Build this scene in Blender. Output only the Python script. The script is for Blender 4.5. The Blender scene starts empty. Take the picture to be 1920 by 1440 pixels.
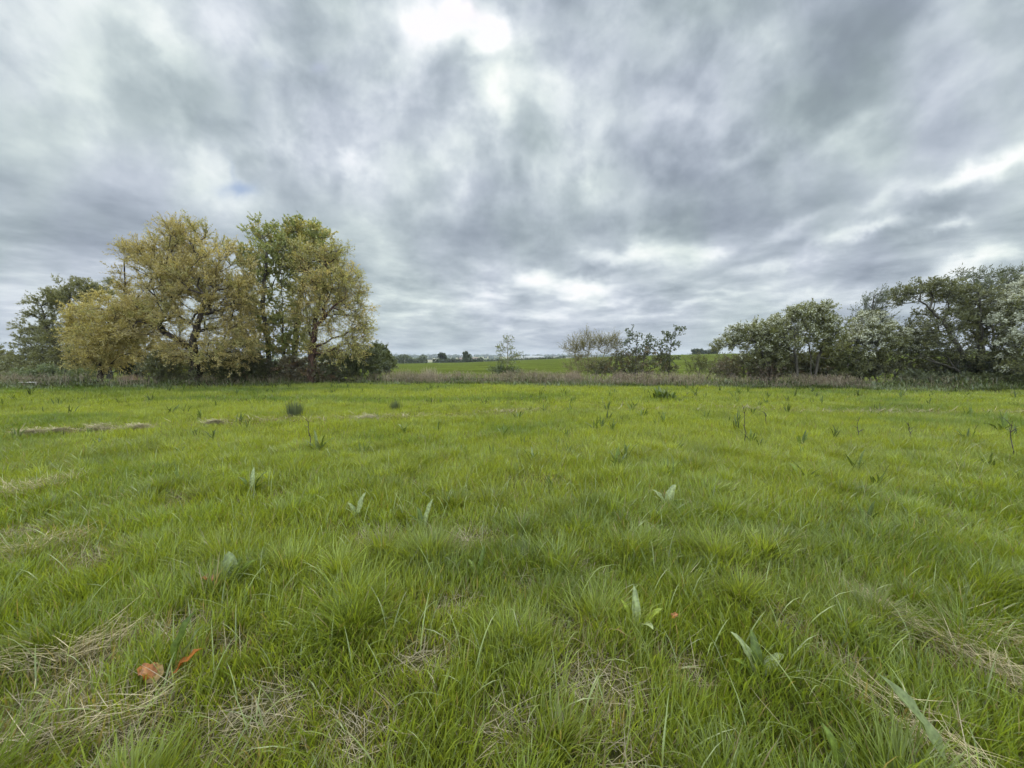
import bpy, math, random
import numpy as np
PI = math.pi
rng = np.random.default_rng(7)
random.seed(7)
scene = bpy.context.scene
col = scene.collection

# ------------------------------------------------------------------ camera
F = 723.0                       # focal length in photo pixels (1920 wide)
CAM = np.array((0.0, 0.0, 1.6))
PITCH = math.atan(50 / F)       # looking slightly down
cp, sp = math.cos(PITCH), math.sin(PITCH)
cam = bpy.data.cameras.new('camera'); cam.sensor_width = 36
cam.lens = 36 * F / 1920; cam.clip_start = 0.05; cam.clip_end = 20000
camo = bpy.data.objects.new('camera', cam); col.objects.link(camo)
camo.location = CAM; camo.rotation_euler = (PI / 2 - PITCH, 0, 0)
scene.camera = camo

def ray(px, py):
    a, b = (px - 960) / F, (720 - py) / F
    return np.array((a, cp + b * sp, -sp + b * cp))
def at(px, py, Y):
    d = ray(px, py); return CAM + d * (Y / d[1])
def gp(px, py, z=0.0):
    d = ray(px, py); return CAM + d * ((z - CAM[2]) / d[2])

# ------------------------------------------------------------------ noise
def _h(ix, iy, seed):
    n = (ix * 374761393 + iy * 668265263 + seed * 1442695041) & 0x7fffffff
    n = ((n ^ (n >> 13)) * 1274126177) & 0x7fffffff
    return ((n ^ (n >> 16)) & 0xffff) / 65535.0
def vnoise(x, y, seed=0):
    x = np.asarray(x, float); y = np.asarray(y, float)
    ix = np.floor(x).astype(np.int64); iy = np.floor(y).astype(np.int64)
    fx = x - ix; fy = y - iy
    fx = fx * fx * (3 - 2 * fx); fy = fy * fy * (3 - 2 * fy)
    a = _h(ix, iy, seed); b = _h(ix + 1, iy, seed); c = _h(ix, iy + 1, seed); d = _h(ix + 1, iy + 1, seed)
    return a + (b - a) * fx + (c - a) * fy + (a - b - c + d) * fx * fy
def fbm(x, y, seed=0, o=3):
    s = 0; a = 1; t = 0
    for k in range(o):
        s = s + a * vnoise(x * 2 ** k, y * 2 ** k, seed + 17 * k); t += a; a *= .5
    return s / t
def smooth(a, b, x):
    t = np.clip((x - a) / (b - a), 0, 1); return t * t * (3 - 2 * t)

# ------------------------------------------------------------------ terrain
EDGE_PX = [(-300, 733), (0, 731), (200, 727), (365, 726), (600, 721), (960, 722), (1300, 728), (1600, 732), (1920, 735), (2250, 737)]
EDGE = np.array([gp(a, b)[:2] for a, b in EDGE_PX])
def edge_y(x): return np.interp(x, EDGE[:, 0], EDGE[:, 1])
FX = np.array([-400, -120, -76, -31, 28, 80, 131, 260, 600]); FZ = np.array([-3.5, -3.0, -2.4, -1.7, .75, 2.6, 3.9, 5.5, 6.0])
def hz(x, y):
    x = np.asarray(x, float); y = np.asarray(y, float)
    r = np.hypot(x, y)
    near = .10 * (fbm(x / 4.1, y / 4.1, 3) - .5) + .07 * (vnoise(x / .9, y / .9, 5) - .5)
    near = near * (1 - smooth(26, 45, y))
    d = y - edge_y(x)
    ridge = .34 * np.exp(-((d - 1.1) / .75) ** 2) * (.7 + .6 * vnoise(x / 2.5, y / 9, 8)) * (np.abs(x) < 60)
    # far field rising to the right, then low land, then wooded hills
    fz = np.interp(x / np.maximum(y, 30) * 250, FX, FZ)
    k = np.clip((y - 28) / 222, 0, 1)
    far = fz * k
    low = -9 * smooth(255, 420, y)
    hill = (11 + 6 * fbm(x / 700, y / 900, 11)) * smooth(900, 2100, y) + 4 * smooth(2300, 4200, y)
    fzk = far * (1 - smooth(300, 600, y))
    return near + ridge + np.where(y > 28, fzk, 0) + np.where(y > 250, low + hill, 0)
def gz(x, y): return float(hz(np.array([x]), np.array([y]))[0])

# ------------------------------------------------------------------ mesh helpers
def mesh_np(name, verts, faces_list, mat, parent=None, color=None, smooth_shade=False):
    """faces_list: list of int arrays (m,3) or (m,4)."""
    me = bpy.data.meshes.new(name)
    verts = np.asarray(verts, np.float32)
    me.vertices.add(len(verts)); me.vertices.foreach_set('co', verts.ravel())
    loops = np.concatenate([f.ravel() for f in faces_list]).astype(np.int32)
    tot = np.concatenate([np.full(len(f), f.shape[1], np.int32) for f in faces_list])
    st = np.concatenate(([0], np.cumsum(tot)[:-1])).astype(np.int32)
    me.loops.add(len(loops)); me.loops.foreach_set('vertex_index', loops)
    me.polygons.add(len(tot)); me.polygons.foreach_set('loop_start', st)
    me.polygons.foreach_set('loop_total', tot)
    if smooth_shade: me.polygons.foreach_set('use_smooth', np.ones(len(tot), bool))
    if color is not None:
        a = me.attributes.new('tint', 'FLOAT_COLOR', 'POINT')
        c = np.ones((len(verts), 4), np.float32); c[:, :3] = color
        a.data.foreach_set('color', c.ravel())
    me.update(calc_edges=True)
    if mat: me.materials.append(mat)
    o = bpy.data.objects.new(name, me); col.objects.link(o)
    if parent is not None: o.parent = parent
    return o
def tag(o, label=None, cat=None, group=None, kind=None):
    if label: o['label'] = label
    if cat: o['category'] = cat
    if group: o['group'] = group
    if kind: o['kind'] = kind
    return o
def empty(name, loc, label, cat, group=None):
    o = bpy.data.objects.new(name, None); col.objects.link(o)
    o.location = tuple(float(v) for v in loc); o.empty_display_size = .1
    return tag(o, label, cat, group)

# ------------------------------------------------------------------ materials
def nd(nt, typ, **kw):
    n = nt.nodes.new(typ)
    for k, v in kw.items():
        if k.startswith('i_'): n.inputs[k[2:]].default_value = v
        else: setattr(n, k, v)
    return n
def leaf_mat(name, transl=.35, gloss=.05, rough=.45, tmul=(1.25, 1.25, .7), noise=None):
    m = bpy.data.materials.new(name); m.use_nodes = True; nt = m.node_tree; nt.nodes.clear()
    at_ = nd(nt, 'ShaderNodeAttribute', attribute_name='tint')
    src = at_.outputs['Color']
    if noise:
        tc = nd(nt, 'ShaderNodeTexCoord')
        nz = nd(nt, 'ShaderNodeTexNoise'); nz.inputs['Scale'].default_value = noise; nz.inputs['Detail'].default_value = 4
        nt.links.new(tc.outputs['Object'], nz.inputs['Vector'])
        mr = nd(nt, 'ShaderNodeMapRange'); mr.inputs[1].default_value = .3; mr.inputs[2].default_value = .7
        mr.inputs[3].default_value = .65; mr.inputs[4].default_value = 1.3
        nt.links.new(nz.outputs['Fac'], mr.inputs[0])
        mm = nd(nt, 'ShaderNodeVectorMath', operation='SCALE')
        nt.links.new(src, mm.inputs[0]); nt.links.new(mr.outputs[0], mm.inputs['Scale']); src = mm.outputs[0]
    d = nd(nt, 'ShaderNodeBsdfDiffuse'); t = nd(nt, 'ShaderNodeBsdfTranslucent')
    nt.links.new(src, d.inputs['Color'])
    mu = nd(nt, 'ShaderNodeVectorMath', operation='MULTIPLY'); mu.inputs[1].default_value = tmul
    nt.links.new(src, mu.inputs[0]); nt.links.new(mu.outputs[0], t.inputs['Color'])
    mx = nd(nt, 'ShaderNodeMixShader'); mx.inputs[0].default_value = transl
    nt.links.new(d.outputs[0], mx.inputs[1]); nt.links.new(t.outputs[0], mx.inputs[2])
    out = nd(nt, 'ShaderNodeOutputMaterial'); last = mx
    if gloss > 0:
        g = nd(nt, 'ShaderNodeBsdfGlossy'); g.inputs['Roughness'].default_value = rough
        g.inputs['Color'].default_value = (.9, .95, 1, 1)
        m2 = nd(nt, 'ShaderNodeMixShader'); m2.inputs[0].default_value = gloss
        nt.links.new(mx.outputs[0], m2.inputs[1]); nt.links.new(g.outputs[0], m2.inputs[2]); last = m2
    nt.links.new(last.outputs[0], out.inputs['Surface'])
    return m
def bark_mat(name, c1, c2, scale=9):
    m = bpy.data.materials.new(name); m.use_nodes = True; nt = m.node_tree
    b = nt.nodes['Principled BSDF']; b.inputs['Roughness'].default_value = .9; b.inputs['Specular IOR Level'].default_value = .15
    tc = nd(nt, 'ShaderNodeTexCoord'); mp = nd(nt, 'ShaderNodeMapping'); mp.inputs['Scale'].default_value = (1, 1, .25)
    nz = nd(nt, 'ShaderNodeTexNoise'); nz.inputs['Scale'].default_value = scale; nz.inputs['Detail'].default_value = 6
    r = nd(nt, 'ShaderNodeValToRGB'); r.color_ramp.elements[0].color = (*c1, 1); r.color_ramp.elements[1].color = (*c2, 1)
    r.color_ramp.elements[0].position = .35; r.color_ramp.elements[1].position = .68
    bp = nd(nt, 'ShaderNodeBump'); bp.inputs['Strength'].default_value = .6; bp.inputs['Distance'].default_value = .02
    L = nt.links.new
    L(tc.outputs['Object'], mp.inputs['Vector']); L(mp.outputs[0], nz.inputs['Vector']); L(nz.outputs['Fac'], r.inputs[0])
    L(r.outputs[0], b.inputs['Base Color']); L(nz.outputs['Fac'], bp.inputs['Height']); L(bp.outputs[0], b.inputs['Normal'])
    return m
M_GRASS = leaf_mat('grass_blades', .46, .028, .38, tmul=(1.3, 1.25, .5))
M_LEAF = leaf_mat('tree_leaves', .38, .04, .45)
M_DARKLEAF = leaf_mat('shrub_leaves', .30, .05, .4)
M_PETAL = leaf_mat('blossom_petals', .3, .0, tmul=(1, 1, 1))
M_STRAW = leaf_mat('dry_straw', .22, .04, .5, tmul=(1, 1, .9))
M_DOCK = leaf_mat('dock_leaf', .30, .018, .42, noise=55)
M_WITHER = leaf_mat('withered_leaf', .25, .03, .5, tmul=(1.2, 1, .6), noise=70)
BARK_WILLOW = bark_mat('willow_bark', (.022, .018, .014), (.075, .06, .047))
BARK_RED = bark_mat('reddish_willow_bark', (.03, .018, .014), (.11, .066, .05))
BARK_GREY = bark_mat('grey_bark', (.03, .028, .022), (.11, .10, .08))
BARK_TAN = bark_mat('tan_twig_bark', (.10, .09, .045), (.24, .21, .11))

# ------------------------------------------------------------------ ground
def ground():
    rings = np.concatenate(([0.0], np.geomspace(.35, 60, 150), np.geomspace(62, 9000, 150)))
    nseg = 720
    ang = np.linspace(0, 2 * PI, nseg, endpoint=False)
    X = (rings[1:, None] * np.sin(ang)[None]).ravel(); Y = (rings[1:, None] * np.cos(ang)[None]).ravel()
    V = np.stack([X, Y, hz(X, Y)], 1)
    V = np.vstack([[0, 0, gz(0, 0)], V])
    i = np.arange(len(rings) - 2)[:, None] * nseg; j = np.arange(nseg)[None]; j2 = (j + 1) % nseg
    q = np.stack([1 + i + j, 1 + i + j2, 1 + i + nseg + j2, 1 + i + nseg + j], -1).reshape(-1, 4)[:, ::-1]
    jj = np.arange(nseg); t = np.stack([np.zeros(nseg, int), 1 + (jj + 1) % nseg, 1 + jj], 1)[:, ::-1]
    x, y = V[:, 0], V[:, 1]
    d = y - edge_y(x)
    m = np.array((.085, .085, .03)); c = np.tile(m, (len(V), 1))
    crop = np.array((.070, .088, .018)); bankc = np.array((.055, .058, .028))
    w = smooth(-.3, .4, d)[:, None]; c = c * (1 - w) + bankc * w
    w = smooth(3.0, 6.5, d)[:, None]; c = c * (1 - w) + crop * w
    # distant patchwork of fields
    n = fbm(x / 330, y / 150, 21, 2)[:, None]
    pal = np.where(n > .58, np.array((.20, .19, .12)), np.where(n > .45, np.array((.08, .115, .03)), np.array((.05, .075, .03))))
    w = smooth(262, 275, y)[:, None]; c = c * (1 - w) + pal * w
    mt = bpy.data.materials.new('ground_soil_and_fields'); mt.use_nodes = True; nt = mt.node_tree; L = nt.links.new
    b = nt.nodes['Principled BSDF']; b.inputs['Roughness'].default_value = 1; b.inputs['Specular IOR Level'].default_value = 0
    a = nd(nt, 'ShaderNodeAttribute', attribute_name='tint'); tc = nd(nt, 'ShaderNodeTexCoord')
    acc = a.outputs['Color']
    for sc, lo, hi, det in ((26, .55, 1.5, 6), (1.1, .75, 1.28, 5), (.12, .82, 1.18, 3)):
        nz = nd(nt, 'ShaderNodeTexNoise'); nz.inputs['Scale'].default_value = sc; nz.inputs['Detail'].default_value = det
        L(tc.outputs['Object'], nz.inputs['Vector'])
        mr = nd(nt, 'ShaderNodeMapRange'); mr.inputs[1].default_value = .3; mr.inputs[2].default_value = .7
        mr.inputs[3].default_value = lo; mr.inputs[4].default_value = hi; L(nz.outputs['Fac'], mr.inputs[0])
        s = nd(nt, 'ShaderNodeVectorMath', operation='SCALE'); L(acc, s.inputs[0]); L(mr.outputs[0], s.inputs['Scale']); acc = s.outputs[0]
        if sc == 26:
            bp = nd(nt, 'ShaderNodeBump'); bp.inputs['Strength'].default_value = .8; bp.inputs['Distance'].default_value = .03
            L(nz.outputs['Fac'], bp.inputs['Height']); L(bp.outputs[0], b.inputs['Normal'])
    mp = nd(nt, 'ShaderNodeMapping'); mp.inputs['Scale'].default_value = (.02, .22, 1); mp.inputs['Rotation'].default_value = (0, 0, .06); L(tc.outputs['Object'], mp.inputs['Vector'])
    nz = nd(nt, 'ShaderNodeTexNoise'); nz.inputs['Scale'].default_value = 1; nz.inputs['Detail'].default_value = 3; L(mp.outputs[0], nz.inputs['Vector'])
    mr = nd(nt, 'ShaderNodeMapRange'); mr.inputs[1].default_value = .35; mr.inputs[2].default_value = .65; mr.inputs[3].default_value = .78; mr.inputs[4].default_value = 1.15; L(nz.outputs['Fac'], mr.inputs[0])
    s = nd(nt, 'ShaderNodeVectorMath', operation='SCALE'); L(acc, s.inputs[0]); L(mr.outputs[0], s.inputs['Scale']); acc = s.outputs[0]
    L(acc, b.inputs['Base Color'])
    o = mesh_np('ground', V, [q, t], mt, color=c, smooth_shade=True)
    tag(o, 'meadow ground with a weedy bank, a green crop field and distant farmland beyond', 'ground', kind='structure')
ground()

# ------------------------------------------------------------------ blades
def blade_mesh(root, theta, lean, bend, h, w, color, nseg, twist=None):
    """strips along a bending spine; returns verts, [quads, tris], colours"""
    n = len(h)
    ts = np.linspace(0, 1, nseg + 1)
    o = np.stack([np.cos(theta), np.sin(theta), np.zeros(n)], 1)
    tw = theta + PI / 2 + (twist if twist is not None else 0)
    s = np.stack([np.cos(tw), np.sin(tw), np.zeros(n)], 1)
    p = root.copy(); rows = []; up = np.array((0, 0, 1.0))
    for k in range(nseg + 1):
        wk = w * (.75 + .5 * ts[k]) * (1 - ts[k] ** 2.2)
        if k < nseg: rows += [p - s * wk[:, None] * .5, p + s * wk[:, None] * .5]
        else: rows += [p]
        a = lean + bend * (ts[k] + .5 / nseg) ** 1.3
        p = p + (o * np.sin(a)[:, None] + up * np.cos(a)[:, None]) * (h / nseg)[:, None]
    nv = 2 * nseg + 1
    V = np.stack(rows, 1)                                 # n, nv, 3
    base = (np.arange(n) * nv)[:, None]
    quads = [base + np.array([[2 * k, 2 * k + 1, 2 * k + 3, 2 * k + 2]]) for k in range(nseg - 1)]
    tri = base + np.array([[2 * nseg - 2, 2 * nseg - 1, 2 * nseg]])
    C = np.repeat(color[:, None, :], nv, 1) if color.ndim == 2 else color
    return V.reshape(-1, 3), quads, tri, C.reshape(-1, 3)
class Acc:
    def __init__(s): s.V = []; s.F = []; s.C = []; s.n = 0
    def add(s, V, faces, C):
        s.V.append(V); s.C.append(C)
        for f in faces: s.F.append(f + s.n)
        s.n += len(V)
    def blades(s, *a, **k):
        V, q, t, C = blade_mesh(*a, **k); s.add(V, q + [t], C)
    def build(s, name, mat, parent=None, origin=None):
        V = np.vstack(s.V)
        if origin is not None: V = V - np.asarray(origin)
        q = [f for f in s.F if f.shape[1] == 4]; t = [f for f in s.F if f.shape[1] == 3]
        fl = ([np.vstack(q)] if q else []) + ([np.vstack(t)] if t else [])
        return mesh_np(name, V, fl, mat, parent, np.vstack(s.C))

PATCH_PX = [(860, 1130, .16), (785, 1235, .16), (1110, 1275, .22), (1085, 1165, .16), (960, 1375, .15), (655, 1395, .2), (1475, 1180, .14),
            (345, 1185, .2), (500, 1340, .25), (90, 1370, .2), (1560, 1250, .12), (160, 1060, .3), (40, 1010, .3), (330, 945, .25),
            (700, 1010, .2), (240, 1390, .2), (980, 1090, .14), (1290, 1250, .12), (1180, 1420, .15), (420, 1230, .12), (120, 1300, .2), (300, 1310, .12),
            (880, 1010, .2), (1640, 1120, .18), (1090, 1060, .15)]
PATCH = np.array([(*gp(a, b)[:2], r * .92) for a, b, r in PATCH_PX])
def patchness(x, y):
    v = np.zeros(len(x))
    wx = x + .22 * (vnoise(x * 4, y * 4, 41) - .5); wy = y + .22 * (vnoise(x * 4, y * 4, 43) - .5)
    for a, b, r in PATCH: v = np.maximum(v, np.exp(-(((wx - a) ** 2 + (wy - b) ** 2) / (r * r))))
    n = fbm(x / .55, y / .55, 61)
    v = np.maximum(v, .6 * smooth(.70, .84, n) * (y < 7))
    return v
HAY_LINES = [  # windrows of old hay: pixel polyline, half width m
    ([(-200, 822), (60, 812), (270, 803), (480, 794), (700, 784), (860, 776), (1000, 770), (1180, 766), (1400, 768), (1700, 775), (2100, 778)], .55, 1.0),
    ([(1640, 1150), (1740, 1210), (1830, 1255), (1990, 1345)], .10, 1.2),
    ([(1640, 1340), (1740, 1400), (1860, 1500)], .08, .9),
    ([(-60, 1290), (60, 1265), (150, 1245), (230, 1205)], .10, 1.1),
    ([(40, 1420), (200, 1370), (330, 1320)], .09, .4),
    ([(-60, 1075), (60, 1050), (150, 1012)], .15, .9),
    ([(-80, 930), (60, 935), (130, 905)], .25, .4),
    ([(1800, 1190), (1880, 1215), (1990, 1250)], .12, .6)]
def seg_pts(poly):
    P = np.array([gp(a, b)[:2] for a, b in poly]); return P
def hayness(x, y):
    v = np.zeros(len(x))
    for poly, w, k in HAY_LINES:
        P = seg_pts(poly); best = np.full(len(x), 1e9)
        for a, b in zip(P[:-1], P[1:]):
            ab = b - a; t = np.clip(((x - a[0]) * ab[0] + (y - a[1]) * ab[1]) / (ab @ ab), 0, 1)
            best = np.minimum(best, np.hypot(x - a[0] - t * ab[0], y - a[1] - t * ab[1]))
        v = np.maximum(v, np.exp(-(best / w) ** 2) * min(k, 1))
    return v

G_YEL = np.array((.262, .303, .046)); G_MID = np.array((.166, .222, .024)); G_GREY = np.array((.125, .170, .045)); G_STRAW = np.array((.30, .25, .12))
def grass_color(x, y, rnd, hue):
    """hue 0..1 : grey/deep -> yellow; broad patches come from the species mix"""
    n = fbm(x / 3.2, y / 3.2, 71) * .6 + fbm(x / .8, y / .8, 73) * .4
    k = np.clip((n - .30) / .40 * .48 + .08 + (hue - .5) * .95 - .02 + .62 * smooth(2.2, 8.5, y), 0, 1)[:, None]  # light on the far grass put into its colour: yellower with distance
    c = G_MID * (1 - k) + G_YEL * k
    g = (smooth(.52, .75, fbm(x / 1.6, y / 1.6, 79)) * .5 * (1 - smooth(5, 12, y)))[:, None]
    c = c * (1 - g) + G_GREY * g
    wet = smooth(.50, .72, fbm(x / 5.5, y / 2.4, 83, 3))[:, None] * .30 * smooth(5, 9, y)[:, None] + smooth(.55, .75, fbm(x / 1.1, y / .7, 87, 2))[:, None] * .12   # ranker, darker stands of grass
    c = c * (1 - wet * np.array((1.15, .85, .6)))
    return c * (.72 + .56 * rnd)[:, None]

def scatter(n, y0, y1, mx=1.5, pad=1.5):
    """points in the viewing trapezoid, uniform in area"""
    EX = 4.0                                             # extra, thinner margin outside the view
    a0, a1 = y0 * mx + pad + EX, y1 * mx + pad + EX
    n = int(n * (1 + EX * (.55 if y0 < 7 else .8) / ((y0 + y1) * .5 * mx + pad)))
    out = np.zeros((0, 2))
    while len(out) < n:
        m = int(n * 2.2)
        y = rng.uniform(y0, y1, m); x = rng.uniform(-a1, a1, m)
        k = (np.abs(x) < y * mx + pad) | ((np.abs(x) < y * mx + pad + EX) & (rng.random(m) < (.55 if y0 < 7 else .8)))
        out = np.vstack([out, np.stack([x[k], y[k]], 1)])
    return out[:n]

def meadow():
    A = Acc()
    def turf(n, y0, y1, h0, h1, w0, w1, nseg, mx, pad, tus_n, tus_b, tus_r, tus_h):
        # even sward
        p = scatter(n, y0, y1, mx, pad); x, y = p.T
        keep = (y < edge_y(x) - .05)
        pa = patchness(x, y) if y0 < 7 else np.zeros(len(x)); hy = hayness(x, y) * (.5 + .5 * (y0 < 7))
        keep &= rng.random(len(x)) > np.maximum(pa * .88, hy * .8)
        x, y = x[keep], y[keep]; n = len(x)
        r = rng.random(n); big = fbm(x / .7, y / .7, 91)
        h = (h0 + (h1 - h0) * rng.random(n) ** 1.3) * (.55 + .9 * big) * (1 + .25 * (fbm(x / 3, y / 3, 93) - .5)) * (1 - .5 * pa[keep])
        c = grass_color(x, y, r, rng.random(n))
        dry = rng.random(n) < (.05 + .25 * (pa[keep] > .3) + .35 * hy[keep]) * (1 - .45 * smooth(4, 10, y))
        c[dry] = G_STRAW * (.55 + .6 * rng.random((dry.sum(), 1)))
        th = rng.uniform(0, 2 * PI, n) * .75 + (vnoise(x / .6, y / .6, 95) * 2 * PI)
        A.blades(np.stack([x, y, hz(x, y) - .01], 1), th, rng.uniform(.02, .38, n), rng.uniform(.1, 1.1, n), h,
                 rng.uniform(w0 * .7, w1 * 1.35, n), c, nseg, twist=rng.normal(0, .6, n))
        # tussocks
        q = scatter(tus_n, y0, y1, mx, pad); qx, qy = q.T
        k = (qy < edge_y(qx) - .2)
        if y0 < 7: k &= (patchness(qx, qy) < .3)
        k &= hayness(qx, qy) < .5
        q = q[k]; m = len(q)
        size = rng.uniform(.6, 1.35, m); hue = rng.random(m); lx = rng.normal(0, .22, m); ly = rng.normal(0, .22, m); tall = rng.uniform(.65, 1.25, m)
        nb = np.maximum((tus_b * size).astype(int), 8); idx = np.repeat(np.arange(m), nb); n = len(idx)
        rr = np.abs(rng.normal(0, 1, n)) * tus_r * size[idx]; ph = rng.uniform(0, 2 * PI, n)
        x = q[idx, 0] + rr * np.cos(ph); y = q[idx, 1] + rr * np.sin(ph)
        ox = np.cos(ph) * (.25 + rr / tus_r * .5) + lx[idx] + rng.normal(0, .38, n); oy = np.sin(ph) * (.25 + rr / tus_r * .5) + ly[idx] + rng.normal(0, .38, n)
        th = np.arctan2(oy, ox); mag = np.clip(np.hypot(ox, oy), 0, 1.2)
        h = tus_h * tall[idx] * (.5 + .6 * rng.random(n)) * (1 - .18 * mag)
        c = grass_color(x, y, rng.random(n), hue[idx] * .7 + .3 * rng.random(n)) * rng.uniform(.68, 1.25, m)[idx][:, None]
        dry = rng.random(n) < .05; c[dry] = G_STRAW * (.6 + .5 * rng.random((dry.sum(), 1)))
        ok = y < edge_y(x) - .05
        A.blades(np.stack([x, y, hz(x, y) - .01], 1)[ok], th[ok], (.04 + .34 * mag)[ok], (.15 + rng.random(n) * .95 + .3 * mag)[ok], h[ok],
                 rng.uniform(w0 * .7, w1 * 1.35, n)[ok], c[ok], nseg, twist=rng.normal(0, .5, n)[ok])
    turf(185000, .2, 3.2, .06, .20, .0032, .0064, 4, 1.35, .9, 170, 420, .12, .29)
    turf(240000, 3.2, 7, .06, .19, .0045, .0082, 3, 1.35, .9, 420, 220, .13, .26)
    turf(270000, 7, 13, .05, .18, .007, .012, 2, 1.36, 1.0, 900, 90, .16, .22)
    turf(330000, 13, 27.5, .06, .20, .013, .024, 2, 1.36, 1.5, 2200, 26, .16, .21)
    # long arching blades, mostly close by; sheen put into their pale colour
    n = 3400; p = scatter(n, .7, 6.5, 1.35, .6); x, y = p.T; n = len(x)
    A.blades(np.stack([x, y, hz(x, y)], 1), rng.uniform(0, 2 * PI, n), rng.uniform(.1, .7, n), rng.uniform(.7, 1.7, n), rng.uniform(.18, .38, n),
             rng.uniform(.0045, .0085, n), (np.array((.25, .30, .11)) * (.6 + .6 * rng.random((n, 1)))), 5)
    o = A.build('meadow_grass', M_GRASS)
    tag(o, 'bright yellow green tussocky meadow grass covering the whole field', 'grass', kind='stuff')
meadow()

def straw():
    A = Acc(); xs = []; ys = []; zs = []; dirs = []; paleness = []
    for poly, w, k in HAY_LINES:                       # windrows
        P = seg_pts(poly); L = np.hypot(*(P[1:] - P[:-1]).T); tot = L.sum()
        near = P[:, 1].min() < 5
        n = int(tot * w * (5200 if near else 900) * k)
        t = rng.random(n) * tot; cl = np.concatenate(([0], np.cumsum(L))); i = np.clip(np.searchsorted(cl, t) - 1, 0, len(L) - 1)
        f = (t - cl[i]) / L[i]; b = P[i] + (P[i + 1] - P[i]) * f[:, None]; d = (P[i + 1] - P[i]) / L[i][:, None]
        off = rng.normal(0, w * .55, n)
        x = b[:, 0] - d[:, 1] * off; y = b[:, 1] + d[:, 0] * off
        if not near:
            keep = rng.random(n) < .42 * smooth(.50, .72, fbm(x / 1.3, y / .6, 33)) + .035; x, y, d = x[keep], y[keep], d[keep]
        xs.append(x); ys.append(y); zs.append(hz(x, y) + rng.random(len(x)) ** 1.1 * (.11 if near else .10)); paleness.append(np.full(len(x), 1.4 if near else 1.0))
        dirs.append(np.arctan2(d[:, 1], d[:, 0]) + rng.normal(0, .55 if near else .9, len(x)) + PI * (rng.random(len(x)) < .5))
    for a, b, r in PATCH:                               # thatch in the open patches
        n = int(r * r * 4600); x = a + rng.normal(0, r * .6, n); y = b + rng.normal(0, r * .6, n)
        xs.append(x); ys.append(y); paleness.append(np.full(n, .95)); zs.append(hz(x, y) + rng.random(n) * .035); dirs.append(rng.uniform(0, 2 * PI, n))
    x, y = scatter(2600, .6, 7, 1.35, .7).T             # loose stalks
    xs.append(x); ys.append(y); paleness.append(np.ones(len(x))); zs.append(hz(x, y) + rng.random(len(x)) * .06); dirs.append(rng.uniform(0, 2 * PI, len(x)))
    x = np.concatenate(xs); y = np.concatenate(ys); z = np.concatenate(zs); th = np.concatenate(dirs); n = len(x)
    far = smooth(4, 10, y)
    c = np.array((.33, .285, .16)) * np.ones((n, 1)); k = rng.random((n, 1)); c = c * (1 - .5 * k) + np.array((.19, .15, .085)) * .5 * k * 1.2
    c *= (.55 + .65 * rng.random((n, 1))) * np.concatenate(paleness)[:, None]  # near windrow straw is paler than the thatch
    A.blades(np.stack([x, y, z], 1), th, rng.uniform(1.05, 1.6, n), rng.uniform(-.3, .5, n), rng.uniform(.06, .24, n) * (1 + .5 * far), rng.uniform(.0022, .0042, n) * (1 + 3.2 * far), c, 3)
    o = A.build('straw', M_STRAW)
    tag(o, 'pale dry straw and dead thatch lying in strips and patches between the grass', 'straw', kind='stuff')
straw()

# ------------------------------------------------------------------ trees
def tubes(P, Q, r0, r1, sides):
    """tapered tubes from P to Q"""
    d = Q - P; L = np.linalg.norm(d, axis=1, keepdims=True); d = d / np.maximum(L, 1e-6)
    ref = np.where(np.abs(d[:, 2:3]) < .9, np.array([[0, 0, 1.0]]), np.array([[1.0, 0, 0]]))
    u = np.cross(d, ref); u /= np.linalg.norm(u, axis=1, keepdims=True); v = np.cross(d, u)
    a = np.arange(sides) * 2 * PI / sides
    ring = np.cos(a)[None, :, None] * u[:, None] + np.sin(a)[None, :, None] * v[:, None]
    A = P[:, None] + ring * r0[:, None, None]; B = Q[:, None] + ring * r1[:, None, None]
    V = np.concatenate([A, B], 1).reshape(-1, 3); n = len(P)
    b = (np.arange(n) * 2 * sides)[:, None, None]; k = np.arange(sides); k2 = (k + 1) % sides
    f = b + np.stack([k, k2, sides + k2, sides + k], 1)[None]
    return V, f.reshape(-1, 4)

def leaves_mesh(c, d, nrm, ln, wd, fold=0.0):
    """lance-shaped leaves: base, two sides, tip"""
    s = np.cross(d, nrm); s /= np.maximum(np.linalg.norm(s, axis=1, keepdims=True), 1e-6)
    V = np.stack([c, c + d * ln[:, None] * .45 + s * wd[:, None] * .5, c + d * ln[:, None], c + d * ln[:, None] * .45 - s * wd[:, None] * .5], 1)
    n = len(c); f = (np.arange(n) * 4)[:, None] + np.array([[0, 1, 2, 3]])
    return V.reshape(-1, 3), f

def unit(n):
    v = rng.normal(size=(n, 3)); return v / np.linalg.norm(v, axis=1, keepdims=True)

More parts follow.
